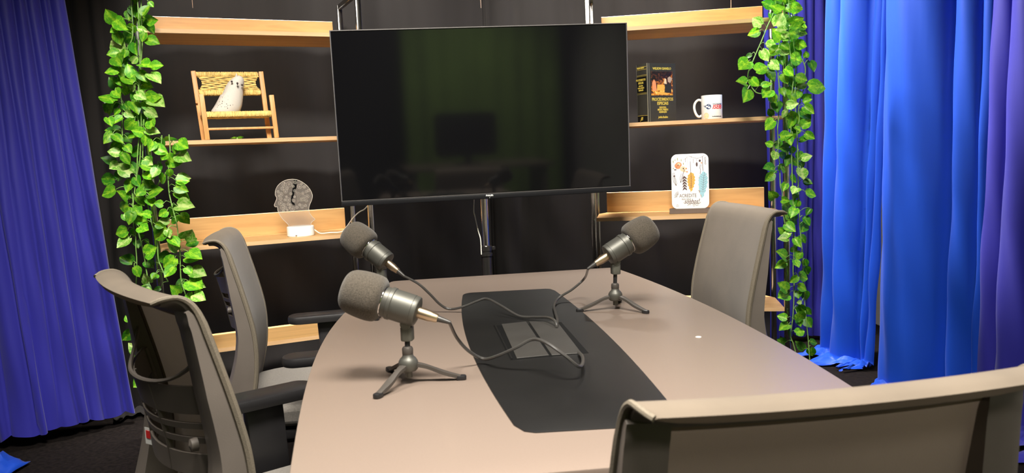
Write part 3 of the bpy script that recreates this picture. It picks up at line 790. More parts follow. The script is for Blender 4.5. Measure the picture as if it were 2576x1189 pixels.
# ------------------------------------------------------------------ things on the shelves: left unit
# small woven chair
mcp = on_shelf('L', 1, 600, 350, .075)
K_ = .00158/5.66*mcp.y/3.13*.885
mc = thing('miniature_chair', 'small wooden chair with straw woven seat and back on the shelf', 'miniature chair', mcp, .40)
KZ = K_*1.15
def q3(x, y, d): return Vector(((x-705)*K_, d, (1078-y)*KZ))
def leg2(a, c, d0, d1, wpx, name):
    b = MB(); b.bar(q3(*a, d0), q3(*c, d1), wpx*K_, .018, (1, 0, 0), .002); return b
for nm, a, c in (('rear_post', (125, 118), (198, 1078)), ('rear_post', (1152, 125), (1203, 1078))):
    b = leg2(a, c, .075, .055, 76, nm)
    b.build(nm, M_['pine'], mc)
for nm, a, c in (('front_leg', (200, 468), (236, 1074)), ('front_leg', (1236, 488), (1270, 1074))):
    b = leg2(a, c, -.045, -.045, 76, nm); b.build(nm, M_['pine'], mc)
b = MB(); b.bar(q3(240, 932, -.045), q3(1250, 932, -.045), .012, 36*K_, (0, 0, 1), .002); b.build('stretcher', M_['pine'], mc)
for s, xx in ((0, 215), (1, 1235)):
    b = MB(); b.bar(q3(xx, 745, -.045), q3(xx-25, 745, .062), 40*K_, .010, (0, 0, 1), .002); b.build('seat_rail', M_['pine'], mc)
def wrap(name, xa, xb, yc, d, ry, step, core=True):
    b = MB(); x = xa; k = 0
    rr = random.Random(int(yc))
    while x < xb:
        ring = []
        for j in range(9):
            a = 2*PI*j/8; ring.append(q3(x+(rr.uniform(-4, 4)), yc-ry*math.sin(a), d+ry*K_*.8*math.cos(a)))
        b.tube(ring, step*K_*.62, 5, False); x += step*rr.uniform(.85, 1.15); k += 1
    b.bar(q3(xa, yc, d), q3(xb, yc, d), ry*1.5*K_, ry*1.3*K_, (0, 0, 1))
    return b.build(name, M_['straw'], mc)
wrap('straw_binding', 178, 1108, 162, .073, 26, 22)
wrap('straw_binding', 200, 1128, 420, .068, 30, 22)
wrap('straw_binding', 262, 1220, 742, -.045, 34, 22)
b = MB()
for k in range(10):
    y = 195+k*20; f = (k-4.5)/4.5; ins = 55*(1-f*f)
    pts = [q3(185+ins+(1105-185-2*ins+8)*j/16, y+5*math.sin(j*1.4+k*2.3), .072+.0022*math.sin(j*PI/2+k*PI)) for j in range(17)]
    b.tube(pts, 11.5*K_, 6)
b.build('straw_back', M_['straw'], mc)
b = MB()
for k in range(12):
    f = k/11; pts = [q3(262+950*j/16-20*f, 762+5*math.sin(j*1.3+k*2), -.036+.094*f+.001*math.sin(j*1.6+k*PI)) for j in range(17)]
    b.tube(pts, .0052, 6)
b.build('straw_seat', M_['straw'], mc)
b = MB(); b.bar(q3(120, 540, .05), q3(150, 540, .05), .012, .012); b.build('peg', M_['pine'], mc)
# white owl leaning back on the little chair
ow = thing('owl_figurine', 'white owl figurine with dark speckles leaning on the straw chair', 'figurine', mcp, .40)
def owl_body():
    b = MB(); secs = [((545, 716), 175, 140), ((545, 690), 215, 160), ((590, 620), 208, 165), ((628, 540), 190, 158), ((662, 460), 172, 150), ((693, 385), 156, 140), ((720, 320), 142, 132), ((738, 270), 118, 118), ((748, 232), 78, 84), ((752, 212), 34, 40), ((753, 205), 2, 2)]
    vs = []; n_ = 28
    cs = catmull([(c[0], c[1], 0) for c, _, _ in secs], 3); rx = catmull([(a, b_, 0) for _, a, b_ in secs], 3)
    rows = []
    for c, r in zip(cs, rx):
        row = []
        for k in range(n_):
            a = 2*PI*k/n_
            x = c.x+max(1, r.x)*math.cos(a); skew = (c.x-640)*-.12*math.cos(a)
            row.append(q3(x, c.y+skew*.3-.20*(r.x*math.cos(a))*(-1 if c.y < 450 else 0)*-.9, .012-max(1, r.y)*K_*math.sin(a)*.95))
        rows.append(row+[row[0]])
    b.grid(rows)
    b.add(rows[0][:-1], [tuple(range(n_))])
    return b
mt, nt, bs = nodes('owl_plumage'); setp(bs, rough=.7, spec=.3)
tc = N(nt, 'ShaderNodeTexCoord'); vo = N(nt, 'ShaderNodeTexVoronoi'); vo.inputs['Scale'].default_value = 150
mp = N(nt, 'ShaderNodeMapping'); mp.inputs['Scale'].default_value = (1, 1, .62); mp.inputs['Rotation'].default_value = (0, .5, 0)
rp = N(nt, 'ShaderNodeValToRGB'); rp.color_ramp.elements[0].position = .20; rp.color_ramp.elements[0].color = (1, 1, 1, 1); rp.color_ramp.elements[1].position = .28; rp.color_ramp.elements[1].color = (0, 0, 0, 1)
sp = N(nt, 'ShaderNodeSeparateXYZ')
vm = N(nt, 'ShaderNodeVectorMath', operation='DISTANCE'); vm.inputs[1].default_value = q3(500, 600, -.03)
md_ = N(nt, 'ShaderNodeMapRange'); md_.inputs[1].default_value = .030; md_.inputs[2].default_value = .046; md_.inputs[3].default_value = 1; md_.inputs[4].default_value = 0
mu = N(nt, 'ShaderNodeMath', operation='MULTIPLY'); mx = N(nt, 'ShaderNodeMix', data_type='RGBA')
mx.inputs[6].default_value = (.62, .57, .50, 1); mx.inputs[7].default_value = (.10, .07, .05, 1)
nn = N(nt, 'ShaderNodeTexNoise'); nn.inputs['Scale'].default_value = 160; bp = N(nt, 'ShaderNodeBump'); bp.inputs['Strength'].default_value = .5; bp.inputs['Distance'].default_value = .002
L = nt.links.new
L(tc.outputs['Object'], mp.inputs[0]); L(mp.outputs[0], vo.inputs[0]); L(vo.outputs['Distance'], rp.inputs[0]); L(tc.outputs['Object'], vm.inputs[0]); L(vm.outputs['Value'], md_.inputs[0])
L(rp.outputs[0], mu.inputs[0]); L(md_.outputs[0], mu.inputs[1]); L(mu.outputs[0], mx.inputs[0]); L(mx.outputs[2], bs.inputs['Base Color'])
L(tc.outputs['Object'], nn.inputs[0]); L(nn.outputs[0], bp.inputs['Height']); L(bp.outputs[0], bs.inputs['Normal'])
owl_body().build('body', mt, ow, True, 70)
b = MB(); b.tube([q3(742, 235, .0), q3(748, 200, -.002), q3(750, 172, 0)], [22*K_, 12*K_, 1*K_], 8); b.build('ear_tuft', mt, ow)
for (x, y, dd) in ((664, 297, -.0272), (814, 343, -.0252)):
    b = MB(); b.lathe([(0, -.004), (.003, -.003), (.0042, 0), (.003, .003), (0, .004)], 12, Matrix.Translation(q3(x, y, dd))); b.build('eye', M_['claydark'], ow)
b = MB(); b.lathe([(0, -.007), (.0025, -.004), (.0042, 0), (.0025, .004), (0, .005)], 10, Matrix.Translation(q3(743, 324, -.0355))); b.build('beak', M_['claydark'], ow)
# head shaped acrylic lamp
lp = on_shelf('L', 2, 757, 590, .085)
lm = thing('head_lamp', 'clear acrylic lamp shaped as a head full of gears on a round white base', 'lamp', lp, .30)
KL = lp.y/F/7.433*1.03
def h3(x, y): return ((x-505)*KL, (1125-y)*KL)
rb_ = 242*KL
b = MB(); b.lathe([(rb_*.96, 0), (rb_, .003), (rb_, .036), (rb_*.985, .0395), (rb_*.95, .041), (rb_*.6, .0405), (0, .0405)], 40); b.build('base', M_['white'], lm, True, 35)
b = MB(); b.box((-.02, -rb_*.985, .008), (.007, .002, .0025)); b.build('button', M_['gy_plastic'], lm)
out = [(305, 980), (295, 905), (200, 790), (150, 690), (135, 640), (128, 575), (95, 572), (80, 540), (95, 500), (125, 440), (128, 400), (110, 360), (115, 300), (140, 230), (200, 160), (290, 110), (400, 90), (500, 105), (590, 150), (670, 220), (725, 300), (750, 370), (755, 420), (740, 480), (705, 550), (685, 600), (675, 660), (690, 730), (730, 795), (770, 838), (740, 865), (700, 905), (690, 970)]
mt, nt, bs = nodes('acrylic'); setp(bs, col=(.42, .36, .31), rough=.25, spec=.5)
tr = N(nt, 'ShaderNodeBsdfTransparent'); mx = N(nt, 'ShaderNodeMixShader'); mx.inputs[0].default_value = .20
nt.links.new(tr.outputs[0], mx.inputs[1]); nt.links.new(bs.outputs[0], mx.inputs[2]); nt.links.new(mx.outputs[0], nt.nodes['Material Output'].inputs[0])
MH = axes((1, 0, 0), (0, 0, 1), (0, -1, 0), (0, 0, 0))
oc = [tuple(v)[:2] for v in catmull([(*h3(x, y), 0) for x, y in out], 3)]
b = MB(); b.prism(oc, -.002, .002, MH, 0); b.build('acrylic_panel', mt, lm, False)
mt2 = mat('etched_line', (.36, .32, .27), .5)
b = MB(); b.tube([MH @ Vector((x, y, 0)) for x, y in oc], .0011, 5); b.build('polished_rim', mat('acrylic_rim', (.62, .56, .48), .4), lm)
def ring2(b, cx, cy, r, wd, n=18, teeth=0):
    a_, c_ = [], []
    for k in range(n+1):
        t = 2*PI*k/n; ro = r+(wd*.9 if teeth and k % 2 else 0); x, y = h3(cx, cy)
        a_.append(MH @ Vector((x+ro*KL*math.cos(t), y+ro*KL*math.sin(t), .0024))); c_.append(MH @ Vector((x+(r-wd)*KL*math.cos(t), y+(r-wd)*KL*math.sin(t), .0024)))
    b.grid([a_, c_])
b = MB()
for cx, cy, r in ((360, 180, 48), (275, 185, 40), (205, 350, 38), (195, 430, 30), (190, 510, 40), (220, 590, 40), (330, 460, 40), (320, 540, 26), (385, 620, 44), (355, 550, 22), (660, 415, 36), (640, 490, 28), (690, 310, 26), (650, 330, 24), (560, 590, 34), (470, 150, 28), (450, 300, 24), (290, 300, 36), (270, 600, 30), (470, 600, 26), (620, 580, 24), (270, 455, 22), (160, 300, 22), (430, 220, 22), (240, 250, 30), (320, 250, 26), (380, 350, 24), (250, 540, 24), (300, 400, 18), (540, 230, 40), (620, 240, 26), (520, 560, 22), (170, 380, 16), (340, 600, 20), (420, 480, 26), (590, 350, 22), (440, 410, 20), (285, 150, 12), (580, 180, 20), (230, 650, 20), (300, 640, 16)):
    ring2(b, cx, cy, r, 3.4, 24, 1); ring2(b, cx, cy, r*.62, 2.6); ring2(b, cx, cy, r*.34, 2.6, 12)
    if r > 34: ring2(b, cx, cy, r*.25, 4, 10)
for k in range(9):
    a0 = (470+k*16, 310+k*6); a1 = (480+k*15, 520-k*10)
    b.tube([MH @ Vector((*h3(*a0), .0024)), MH @ Vector((*h3((a0[0]+a1[0])/2+20, (a0[1]+a1[1])/2), .0024)), MH @ Vector((*h3(*a1), .0024))], 2.2*KL, 4)
for k in range(10):
    x = 545+k*9; b.tube([MH @ Vector((*h3(x, 430), .0024)), MH @ Vector((*h3(x-8, 500), .0024))], 2*KL, 4)
b.build('etched_gears', mt2, lm, False)
b = MB()
for pts in ([(450, 105), (505, 110), (485, 240), (445, 330), (420, 420), (370, 470), (395, 360), (425, 220)], [(368, 470), (392, 460), (440, 545), (425, 565), (385, 530)]):
    b.prism([h3(x, y) for x, y in pts][::-1], .0021, .0023, MH, 0)
b.build('clear_band', M_['screen'], lm, False)
# lamp's white lead
gy = U['L']
pts = [lp+Vector((rb_*.96*math.cos(.35), rb_*.96*math.sin(.35), .024)), at(806, 577, lp.y+.03), at(830, 579.5, lp.y+.05), at(858, 578, lp.y+.06), at(872, 570, lp.y+.08), at(888, 548, lp.y+.06), at(904, 533, lp.y+.05), at(916, 527, lp.y+.05), at(926, 516, lp.y+.06), at(935, 500, lp.y+.07)]
for i_ in (1, 2, 3): pts[i_].z = Z['L'][2]+.004
b = MB(); b.tube(catmull(pts, 6), .0026, 8); tag(b.build('lamp_cable', M_['white_cable']), 'white lead from the head lamp up behind the television', 'cable')
# artificial sprig under the little chair
def blade_sprig(name, label, base, scale, nb, seed, mt):
    r_ = random.Random(seed); t = thing(name, label, 'plant', base)
    for k in range(nb):
        a = r_.uniform(-.3, PI+.3); tl = r_.uniform(.2, .9); Ln = scale*r_.uniform(.6, 1.1)
        d = Vector((math.cos(a)*math.cos(tl), -abs(math.sin(a))*.3*math.cos(tl), math.sin(tl)*.7)); sd = d.cross(Vector((0, -1, .3))).normalized()
        rows = []
        for j in range(5):
            f = j/4; p_ = d*Ln*f+Vector((0, 0, -.35*Ln*f*f+.004)); p_.z = max(p_.z, .003); wd = .12*Ln*math.sin(PI*min(.98, f*.9+.1)); rows.append([p_-sd*wd, p_+Vector((0, -.002, .001)), p_+sd*wd])
        b = MB(); b.grid(rows); b.build('leaf', mt, t)
    b = MB(); b.lathe([(0, 0), (.004, 0), (.004, .006), (0, .009)], 8); b.build('stem', M_['stem'], t)
    return t
blade_sprig('green_sprig', 'small green artificial sprig under the straw chair', on_shelf('L', 1, 597, 348, .035), .034, 9, 3, M_['leaf_d'])
blade_sprig('green_sprig', 'dark grassy artificial sprig on the shelf end beside the vine', on_shelf('L', 1, 412, 350, .035), .060, 12, 5, M_['leaf_d'])

# ------------------------------------------------------------------ things on the shelves: right unit
bp0 = on_shelf('R', 1, 1631, 310, .035)
KB = bp0.y/F/7.208
th = math.radians(-38)
bk = thing('book', 'thick dark law book with gold lettering standing on the shelf', 'book', bp0, -.16+math.radians(36))
BW, BT, BH = .150, .078, (1118-70)*KB
# local x: along the cover to its fore edge; local y: away (spine depth)
b = MB(); b.box((BW/2, .0015, BH/2), (BW, .003, BH), None, .0008, 1); b.build('cover', M_['book'], bk, False)
b = MB(); b.box((BW/2, BT-.0015, BH/2), (BW, .003, BH), None, .0008, 1); b.build('cover', M_['book'], bk, False)
b = MB(); b.box((BW/2-.002, BT/2, BH/2), (BW-.008, BT-.006, BH-.008)); b.build('page_block', M_['pages'], bk, False)
rows = []
for z in (0, BH): rows.append([Vector((.002-.006*math.sin(PI*k/10), BT*k/10, z)) for k in range(11)])
rows2 = [[p_+Vector((.003, 0, 0)) for p_ in r_] for r_ in rows]
b = MB(); b.sheet(rows, rows2); sp_ = b.build('spine', M_['book'], bk)
b = MB(); b.tube([(.0005, .0005, .001), (.0005, .0005, BH-.001)], .0028, 8); b.build('joint', M_['book_joint'], bk)
b = MB(); b.tube([(.0105, .0, .001), (.0105, .0, BH-.001)], .0012, 6); b.build('joint_groove', M_['book_joint'], bk)
# cover coordinates in zoom pixels: x 345..790 -> 0.014..BW, y 75..1110
def cvm(x, y): return axes((1, 0, 0), (0, 0, 1), (0, -1, 0), ((x-318)/(795-318)*BW, -.0003, (1115-y)*KB))
G = M_['gold_ink']
cover_lines = [('WILSON GIANELO', 565, 165, 46, .90), ('PROCEDIMENTOS', 565, 712, 62, .80), ('ESPECIAIS', 567, 785, 62, .80), ('EXECUTIVO,', 567, 858, 34, .7), ('MEDIDA, VERBAS E', 567, 897, 34, .7), ('LIQUIDAÇÃO', 567, 938, 34, .7)]
for s_, x, y, sz, sx in cover_lines: lettering(s_, sz*KB*1.25, G, bk, cvm(x, y), bold=.0004, sx=sx*.95)
lettering('Jurídica Brasileira', 46*KB*1.2, G, bk, cvm(567, 1030), shear=.35, bold=.0002, sx=.55)
# the picture on the cover: a plain generic scene of warm lit blotches
def patch(pts, mt_, lift=.0004, parent=None):
    P_ = [cvm(x, y) @ Vector((0, 0, 0)) for x, y in pts]
    b = MB(); n_ = len(P_); a_ = [p_-Vector((0, lift, 0)) for p_ in P_]
    b.add(a_, [tuple(range(n_))]); return b.build('picture_patch', mt_, parent)
mt, nt, bs = nodes('cover_picture'); setp(bs, rough=.4)
tc = N(nt, 'ShaderNodeTexCoord'); n1 = N(nt, 'ShaderNodeTexNoise'); n1.inputs['Scale'].default_value = 42; n1.inputs['Detail'].default_value = 5; n1.inputs['Distortion'].default_value = 1.5
rp = N(nt, 'ShaderNodeValToRGB'); el = rp.color_ramp.elements; el[0].position = .33; el[0].color = (.012, .006, .004, 1); el[1].position = .78; el[1].color = (.9, .72, .42, 1)
for ps, cl_ in ((.46, (.10, .028, .012, 1)), (.56, (.55, .16, .015, 1)), (.66, (.85, .48, .06, 1))):
    q_ = el.new(ps); q_.color = cl_
sp2 = N(nt, 'ShaderNodeSeparateXYZ'); mr = N(nt, 'ShaderNodeMapRange'); mr.inputs[1].default_value = .10; mr.inputs[2].default_value = .21; mr.inputs[3].default_value = .13; mr.inputs[4].default_value = -.16
ad = N(nt, 'ShaderNodeMath', operation='ADD')
L = nt.links.new
L(tc.outputs['Object'], n1.inputs[0]); L(tc.outputs['Object'], sp2.inputs[0]); L(sp2.outputs[2], mr.inputs[0]); L(n1.outputs[0], ad.inputs[0]); L(mr.outputs[0], ad.inputs[1]); L(ad.outputs[0], rp.inputs[0]); L(rp.outputs[0], bs.inputs['Base Color'])
pc = patch([(378, 640), (740, 640), (740, 215), (378, 215)], mt, .0004, bk); pc.name = 'cover_picture'
for pts, kk in (([(400, 560), (470, 560), (455, 400), (425, 355), (395, 420)], 'coral_ink'), ([(470, 560), (600, 540), (600, 450), (480, 450)], 'amber_ink'), ([(610, 460), (600, 590), (715, 600), (715, 450), (660, 420)], 'ink'), ([(590, 430), (640, 440), (630, 350), (605, 335)], 'peach_ink'), ([(660, 400), (700, 420), (735, 340), (690, 300), (655, 330)], 'tan_ink'), ([(470, 620), (640, 635), (690, 610), (560, 575), (480, 585)], 'amber_ink')):
    patch(pts, M_[kk], .0007, bk).name = 'picture_detail'
def spm(x, y, off=.0): return axes((0, -1, 0), (0, 0, 1), (-1, 0, 0), (-.0046, (300-x)/(300-60)*BT, (1115-y)*KB))
for y, hgt in ((122, 5), (172, 5), (270, 5), (290, 4), (585, 4), (606, 5), (990, 6), (1108, 5)):
    b = MB(); rows = []
    for z in (-hgt/2*KB, hgt/2*KB): rows.append([Vector((.0016-.0062*math.sin(PI*k/10), BT*k/10, (1115-y)*KB+z)) for k in range(11)])
    b.grid(rows); b.build('gold_rule', G, bk)
b = MB(); rows = [[Vector((.0019-.0062*math.sin(PI*k/10), BT*k/10, (1115-y)*KB)) for k in range(11)] for y in (590, 285)]
b.grid(rows); b.build('spine_label', M_['void'], bk)
b = MB(); rows = [[Vector((.0019-.0062*math.sin(PI*k/10), BT*k/10, (1115-y)*KB)) for k in range(11)] for y in (1104, 995)]
b.grid(rows); b.build('spine_label', M_['void'], bk)
for s_, y, sz, sx in (('WILSON GIANELO', 145, 26, .9), ('PROCEDIMENTOS', 355, 42, .78), ('ESPECIAIS', 408, 42, .78), ('EXECUTIVO,', 460, 28, .75), ('MEDIDA, VERBAS E', 498, 28, .75), ('LIQUIDAÇÃO', 538, 28, .75)):
    lettering(s_, sz*KB*1.25, G, bk, spm(178, y), bold=.0003, sx=sx*.86)
lettering('JB', 62*KB*1.3, G, bk, spm(178, 1048), shear=.4, bold=.0002)
# mug
mp_ = on_shelf('R', 1, 1791, 300, .075); KM = mp_.y/F/14.86
mg = thing('mug', 'white ceramic mug with a winged globe logo and red letters', 'mug', mp_, -.25)
RM = 380*KM; HM = 880*KM
b = MB(); b.lathe([(0, 0), (RM*.95, 0), (RM, .003), (RM, HM-.001), (RM-.001, HM), (RM-.003, HM), (RM-.004, HM-.002), (RM-.004, .006), (0, .006)], 48); b.build('cup', M_['white'], mg, True, 50)
pts = [Vector((-RM+.003, 0, HM*.80)), Vector((-RM-.012, 0, HM*.835)), Vector((-RM-.0255, 0, HM*.70)), Vector((-RM-.0285, 0, HM*.48)), Vector((-RM-.021, 0, HM*.24)), Vector((-RM-.010, 0, HM*.135)), Vector((-RM+.003, 0, HM*.19))]
b = MB(); b.tube(catmull(pts, 6), .0052, 12); b.build('handle', M_['white'], mg)
def mbend(c):
    # c.x = arc length around from the front, c.y = height, c.z = lift
    a = -PI/2+c.x/RM; r_ = RM+.0002+c.z
    return Vector((r_*math.cos(a), r_*math.sin(a), c.y))
def mxy(x, y):
    s = max(-.97, min(.97, (x-890)/380)); return math.asin(s)*RM, (1075-y)*KM
def mugtext(s_, x, y, size, mt_, **k):
    X, Y_ = mxy(x, y); lettering(s_, size, mt_, mg, Matrix.Translation((X, Y_, 0)), bend=mbend, **k)
mugtext('ISEIB', 1090, 642, 150*KM*1.35, M_['red_ink'], shear=.25, bold=.0006, sx=.95)
mugtext('FACULDADE', 1095, 534, 50*KM*1.35, M_['navy_ink'], shear=.25, bold=.0002, sx=.98)
mugtext('faculdadeiseib.com.br', 1085, 980, 42*KM*1.35, M_['ink'], bold=.0002, sx=.80)
def mdecal(polys, mt_, name):
    b = MB()
    for poly, z in polys:
        vs = [mbend(Vector((*mxy(x, y), z))) for x, y in poly]; c = mbend(Vector((*mxy(sum(p[0] for p in poly)/len(poly), sum(p[1] for p in poly)/len(poly)), z)))
        n_ = len(vs); b.add(vs+[c], [(i, (i+1) % n_, n_) for i in range(n_)])
    return b.build(name, mt_, mg, False)
mdecal([(ellipse(775, 618, 92, 96, 28), .0002), ([(590, 570), (700, 565), (700, 590), (620, 590)], .0002), ([(615, 600), (700, 595), (700, 618), (635, 618)], .0002), ([(635, 625), (700, 622), (700, 640), (655, 640)], .0002)], M_['navy_ink'], 'globe_logo')
mdecal([(ellipse(790, 560, 16, 18, 12), .0005), (ellipse(800, 645, 40, 36, 16, .4), .0005), ([(690, 580), (765, 590), (760, 640), (690, 640)], .0005)], M_['white'], 'globe_white_print')  # white print over the navy globe
mdecal([(ellipse(692, 945, 92, 112, 26), .0002)], M_['peach_ink'], 'gold_seal')
mdecal([(ellipse(692, 945, 74, 92, 24), .0004)], mat('pale_gold', (.85, .72, .45), .5), 'gold_seal_face')
mugtext('NOTA MEC', 690, 975, 30*KM*1.35, G, sx=.7)
# feather plaque
pp = on_shelf('R', 2, 1735, 530, .10); KP = pp.y/F/6.607
pl = thing('plaque', 'white rounded plaque with painted feathers and lettering on a brown plinth', 'plaque', pp, -.20)
def pw(x): return (x-500)*KP
b = MB(); b.box((.004, 0, .011), (690*KP, .040, .022), None, .0015, 1); b.build('plinth', M_['plinth'], pl)
PWd, PHt = 605*KP, 905*KP
lean_ = .07
MP = axes((1, 0, 0), (0, math.sin(lean_), math.cos(lean_)), (0, -math.cos(lean_), math.sin(lean_)), (0.004, -.004, .021+PHt/2))
b = MB(); b.prism(rrect(PWd, PHt, 95*KP, 8), -.004, 0, MP, .0008); b.build('board', M_['white'], pl, True, 30)
def pxy(x, y): return Vector(((x-527)*KP, (533-y)*KP, 0))
LV = [0]
def decal(polys, mt_, name, lift=.0003):
    b = MB()
    for poly in polys:
        P_ = [pxy(*q) for q in poly]; n_ = len(P_); c = sum(P_, Vector())/n_
        b.add([MP @ (q+Vector((0, 0, lift))) for q in P_+[c]], [(i, (i+1) % n_, n_) for i in range(n_)])
    return b.build(name, mt_, pl, False)
def stroke(b, pts, wpx, lift=.0006):
    P_ = [pxy(*q) for q in pts]
    a_, c_ = [], []
    for i, q in enumerate(P_):
        t = P_[min(i+1, len(P_)-1)]-P_[max(0, i-1)]; t.normalize(); n_ = Vector((-t.y, t.x, 0))*wpx*KP/2
        a_.append(MP @ (q+n_+Vector((0, 0, lift)))); c_.append(MP @ (q-n_+Vector((0, 0, lift))))
    b.grid([a_, c_])
def feather(cx, y0, y1, w, dx, mt_, name, jag=8):
    L_, R_ = [], []
    for k in range(13):
        f = k/12; y = y0+(y1-y0)*f; ww = w*math.sin(PI*min(1, f)**.72)**.75 if 0 < f < 1 else 4; x = cx+dx*f
        L_.append((x-ww+(jag if k % 2 else -jag), y)); R_.append((x+ww+(jag if k % 2 else -jag), y))
    decal([L_[i:i+2]+R_[i:i+2][::-1] for i in range(12)], mt_, name)
feather(548, 385, 705, 62, -8, M_['amber_ink'], 'amber_feather'); feather(748, 375, 815, 72, -30, M_['sky_ink'], 'blue_feather')
decal([[(668, 470), (680, 460), (668, 620), (690, 740), (712, 815), (700, 800), (668, 700)]], M_['tan_ink'], 'blue_feather_tan_edge', .0002)  # tan print along one side of the blue feather
b = MB()
for k in range(7):
    y = 440+k*30; stroke(b, [(545-k, y+22), (520-k, y), (500+k*2, y-8)], 3); stroke(b, [(545-k, y+22), (572, y), (590-k*3, y-10)], 3)
stroke(b, [(537, 205), (538, 300), (542, 385), (545, 500), (540, 640)], 7); stroke(b, [(535, 130), (540, 200)], 3)
stroke(b, [(733, 130), (735, 250), (738, 370)], 8); stroke(b, [(760, 385), (740, 560), (730, 700)], 4)
for k in range(8):
    y = 430+k*38; stroke(b, [(752-k*4, y+22), (715-k*2, y), (690+k*2, y-6)], 3); stroke(b, [(752-k*4, y+22), (785-k*3, y+2), (800-k*4, y-8)], 3)
b.build('feather_veins', M_['brown_ink'], pl, False)
decal([[(405+k*2, 470+k*45), (435, 440+k*45), (470, 475+k*45), (475, 505+k*45), (437, 475+k*45), (402, 505+k*45)] for k in range(5)], M_['brown_ink'], 'striped_feather')
b = MB()
for pts, w_ in (([(250, 380), (245, 470), (262, 540), (300, 600)], 6), ([(270, 380), (290, 470), (310, 560), (300, 600)], 5), ([(268, 440), (285, 540), (300, 598)], 8), ([(440, 330), (415, 410), (395, 470), (370, 545)], 8), ([(390, 400), (365, 470), (360, 520)], 5), ([(425, 430), (400, 510), (375, 545)], 5), ([(500, 110), (550, 130), (600, 150), (650, 160), (700, 150), (735, 128), (770, 115)], 5), ([(495, 115), (470, 150), (430, 175)], 4), ([(485, 130), (490, 200), (487, 270)], 3), ([(585, 160), (585, 235)], 6), ([(640, 165), (640, 215)], 4), ([(695, 260), (690, 320), (700, 360), (690, 420)], 8), ([(720, 250), (725, 330)], 4), ([(775, 140), (765, 170), (775, 200), (770, 240), (780, 270)], 7), ([(785, 140), (790, 180), (785, 220), (790, 262)], 5), ([(460, 150), (460, 215)], 5), ([(650, 690), (690, 700), (665, 720)], 6)):
    stroke(b, pts, w_)
for a in range(6):
    t = math.radians(100+a*18); stroke(b, [(335+38*math.cos(t)*.6, 780-50*math.sin(t)*.6), (335+70*math.cos(t), 780-110*math.sin(t)*.8)], 6)
stroke(b, [(410, 890), (430, 880)], 4); stroke(b, [(480, 935), (500, 905), (535, 905), (520, 925), (505, 915)], 6); stroke(b, [(535, 900), (600, 912), (665, 905), (695, 882)], 6); stroke(b, [(560, 930), (590, 925), (585, 950), (568, 945)], 5); stroke(b, [(600, 925), (625, 940), (655, 928)], 5)
stroke(b, [(290, 935), (310, 945), (335, 935)], 4); stroke(b, [(300, 918), (325, 918)], 5)
b.build('drawn_lines', M_['brown_ink'], pl, False)
decal([ellipse(640, 258, 16, 38, 12), ellipse(270, 440, 12, 16, 10), ellipse(290, 335, 22, 10, 10, .4), ellipse(555, 130, 7, 7, 8), ellipse(615, 152, 5, 5, 8), ellipse(648, 160, 5, 5, 8), ellipse(375, 540, 10, 10, 8), ellipse(690, 200, 18, 22, 10)], M_['brown_ink'], 'beads')
decal([ellipse(345, 255, 52, 46, 16)], M_['coral_ink'], 'coral_rose', .0003)
for q_ in (ellipse(305, 270, 26, 34, 12), ellipse(335, 300, 40, 24, 12), ellipse(480, 375, 14, 14, 10), ellipse(470, 320, 12, 16, 10), ellipse(715, 235, 14, 12, 10)): decal([q_], M_['coral_ink'], 'coral_petal', .0004)
decal([ellipse(415, 325, 46, 44, 16), ellipse(350, 245, 26, 20, 12), ellipse(440, 365, 26, 18, 12)], M_['peach_ink'], 'peach_bloom', .0005)
decal([ellipse(422, 318, 10, 14, 10), ellipse(338, 258, 12, 8, 10)], M_['brown_ink'], 'bloom_centre', .0008)
decal([ellipse(260, 200, 8, 26, 10, .5), ellipse(330, 160, 7, 26, 10), ellipse(390, 180, 7, 24, 10, -.4), ellipse(260, 310, 14, 8, 10), ellipse(425, 240, 8, 20, 10, .7), ellipse(290, 175, 6, 18, 10)], mat('sage_ink', (.35, .36, .18), .6), 'painted_leaves', .0003)
lettering('ACREDITE', 66*KP*1.25, M_['brown_ink'], pl, MP @ Matrix.Translation(pxy(487, 772)+Vector((0, 0, .0006))), sx=.74)
lettering('nos seus', 40*KP*1.25, M_['brown_ink'], pl, MP @ Matrix.Translation(pxy(462, 825)+Vector((0, 0, .0006))), sx=.88)
lettering('sonhos!', 88*KP*1.25, M_['brown_ink'], pl, MP @ Matrix.Translation(pxy(545, 868)+Vector((0, 0, .0006))), shear=.4, sx=.70, bold=.0002)

# ------------------------------------------------------------------ hanging vines
def leaf_mesh(name, mt, curl, fold, wide):
    T = [0, .10, .28, .50, .74, .92, 1.0]; Wd = [.16, .36, .46, .43, .27, .09, .004]
    rows = []
    for t, w_ in zip(T, Wd):
        y = t if t > .05 else .04
        row = []
        for s in (-1, -.5, 0, .5, 1):
            yy = y-(.13*abs(s) if t == 0 else (.06*abs(s) if t == .10 else 0))
            row.append(Vector((s*w_*wide, yy, fold*abs(s)*w_-curl*t*t+.02*math.sin(5*t+2*s))))
        rows.append(row)
    b = MB(); b.grid(rows); return b.mesh(name, mt, True, 180)
LEAF = {}
for kk in 'gvd':
    LEAF[kk] = [leaf_mesh('leaf', M_['leaf_'+kk], c, f, w_) for c, f, w_ in ((.10, .35, 1), (.22, .20, .92), (.04, .55, .9), (-.08, .3, 1.05))]
rl = random.Random(42)
def vine(label, pts, Y, group, swell=.0):
    P_ = catmull([at(x, y, Y+dy) for x, y, dy in [(p+(0,))[:3] for p in pts]], 5)
    root = thing('hanging_vine', label, 'vine', P_[0], 0, group)
    return dict(root=root, P=P_, leaves=[], px=[(p[0], p[1]) for p in pts], Y=Y, pet=[])
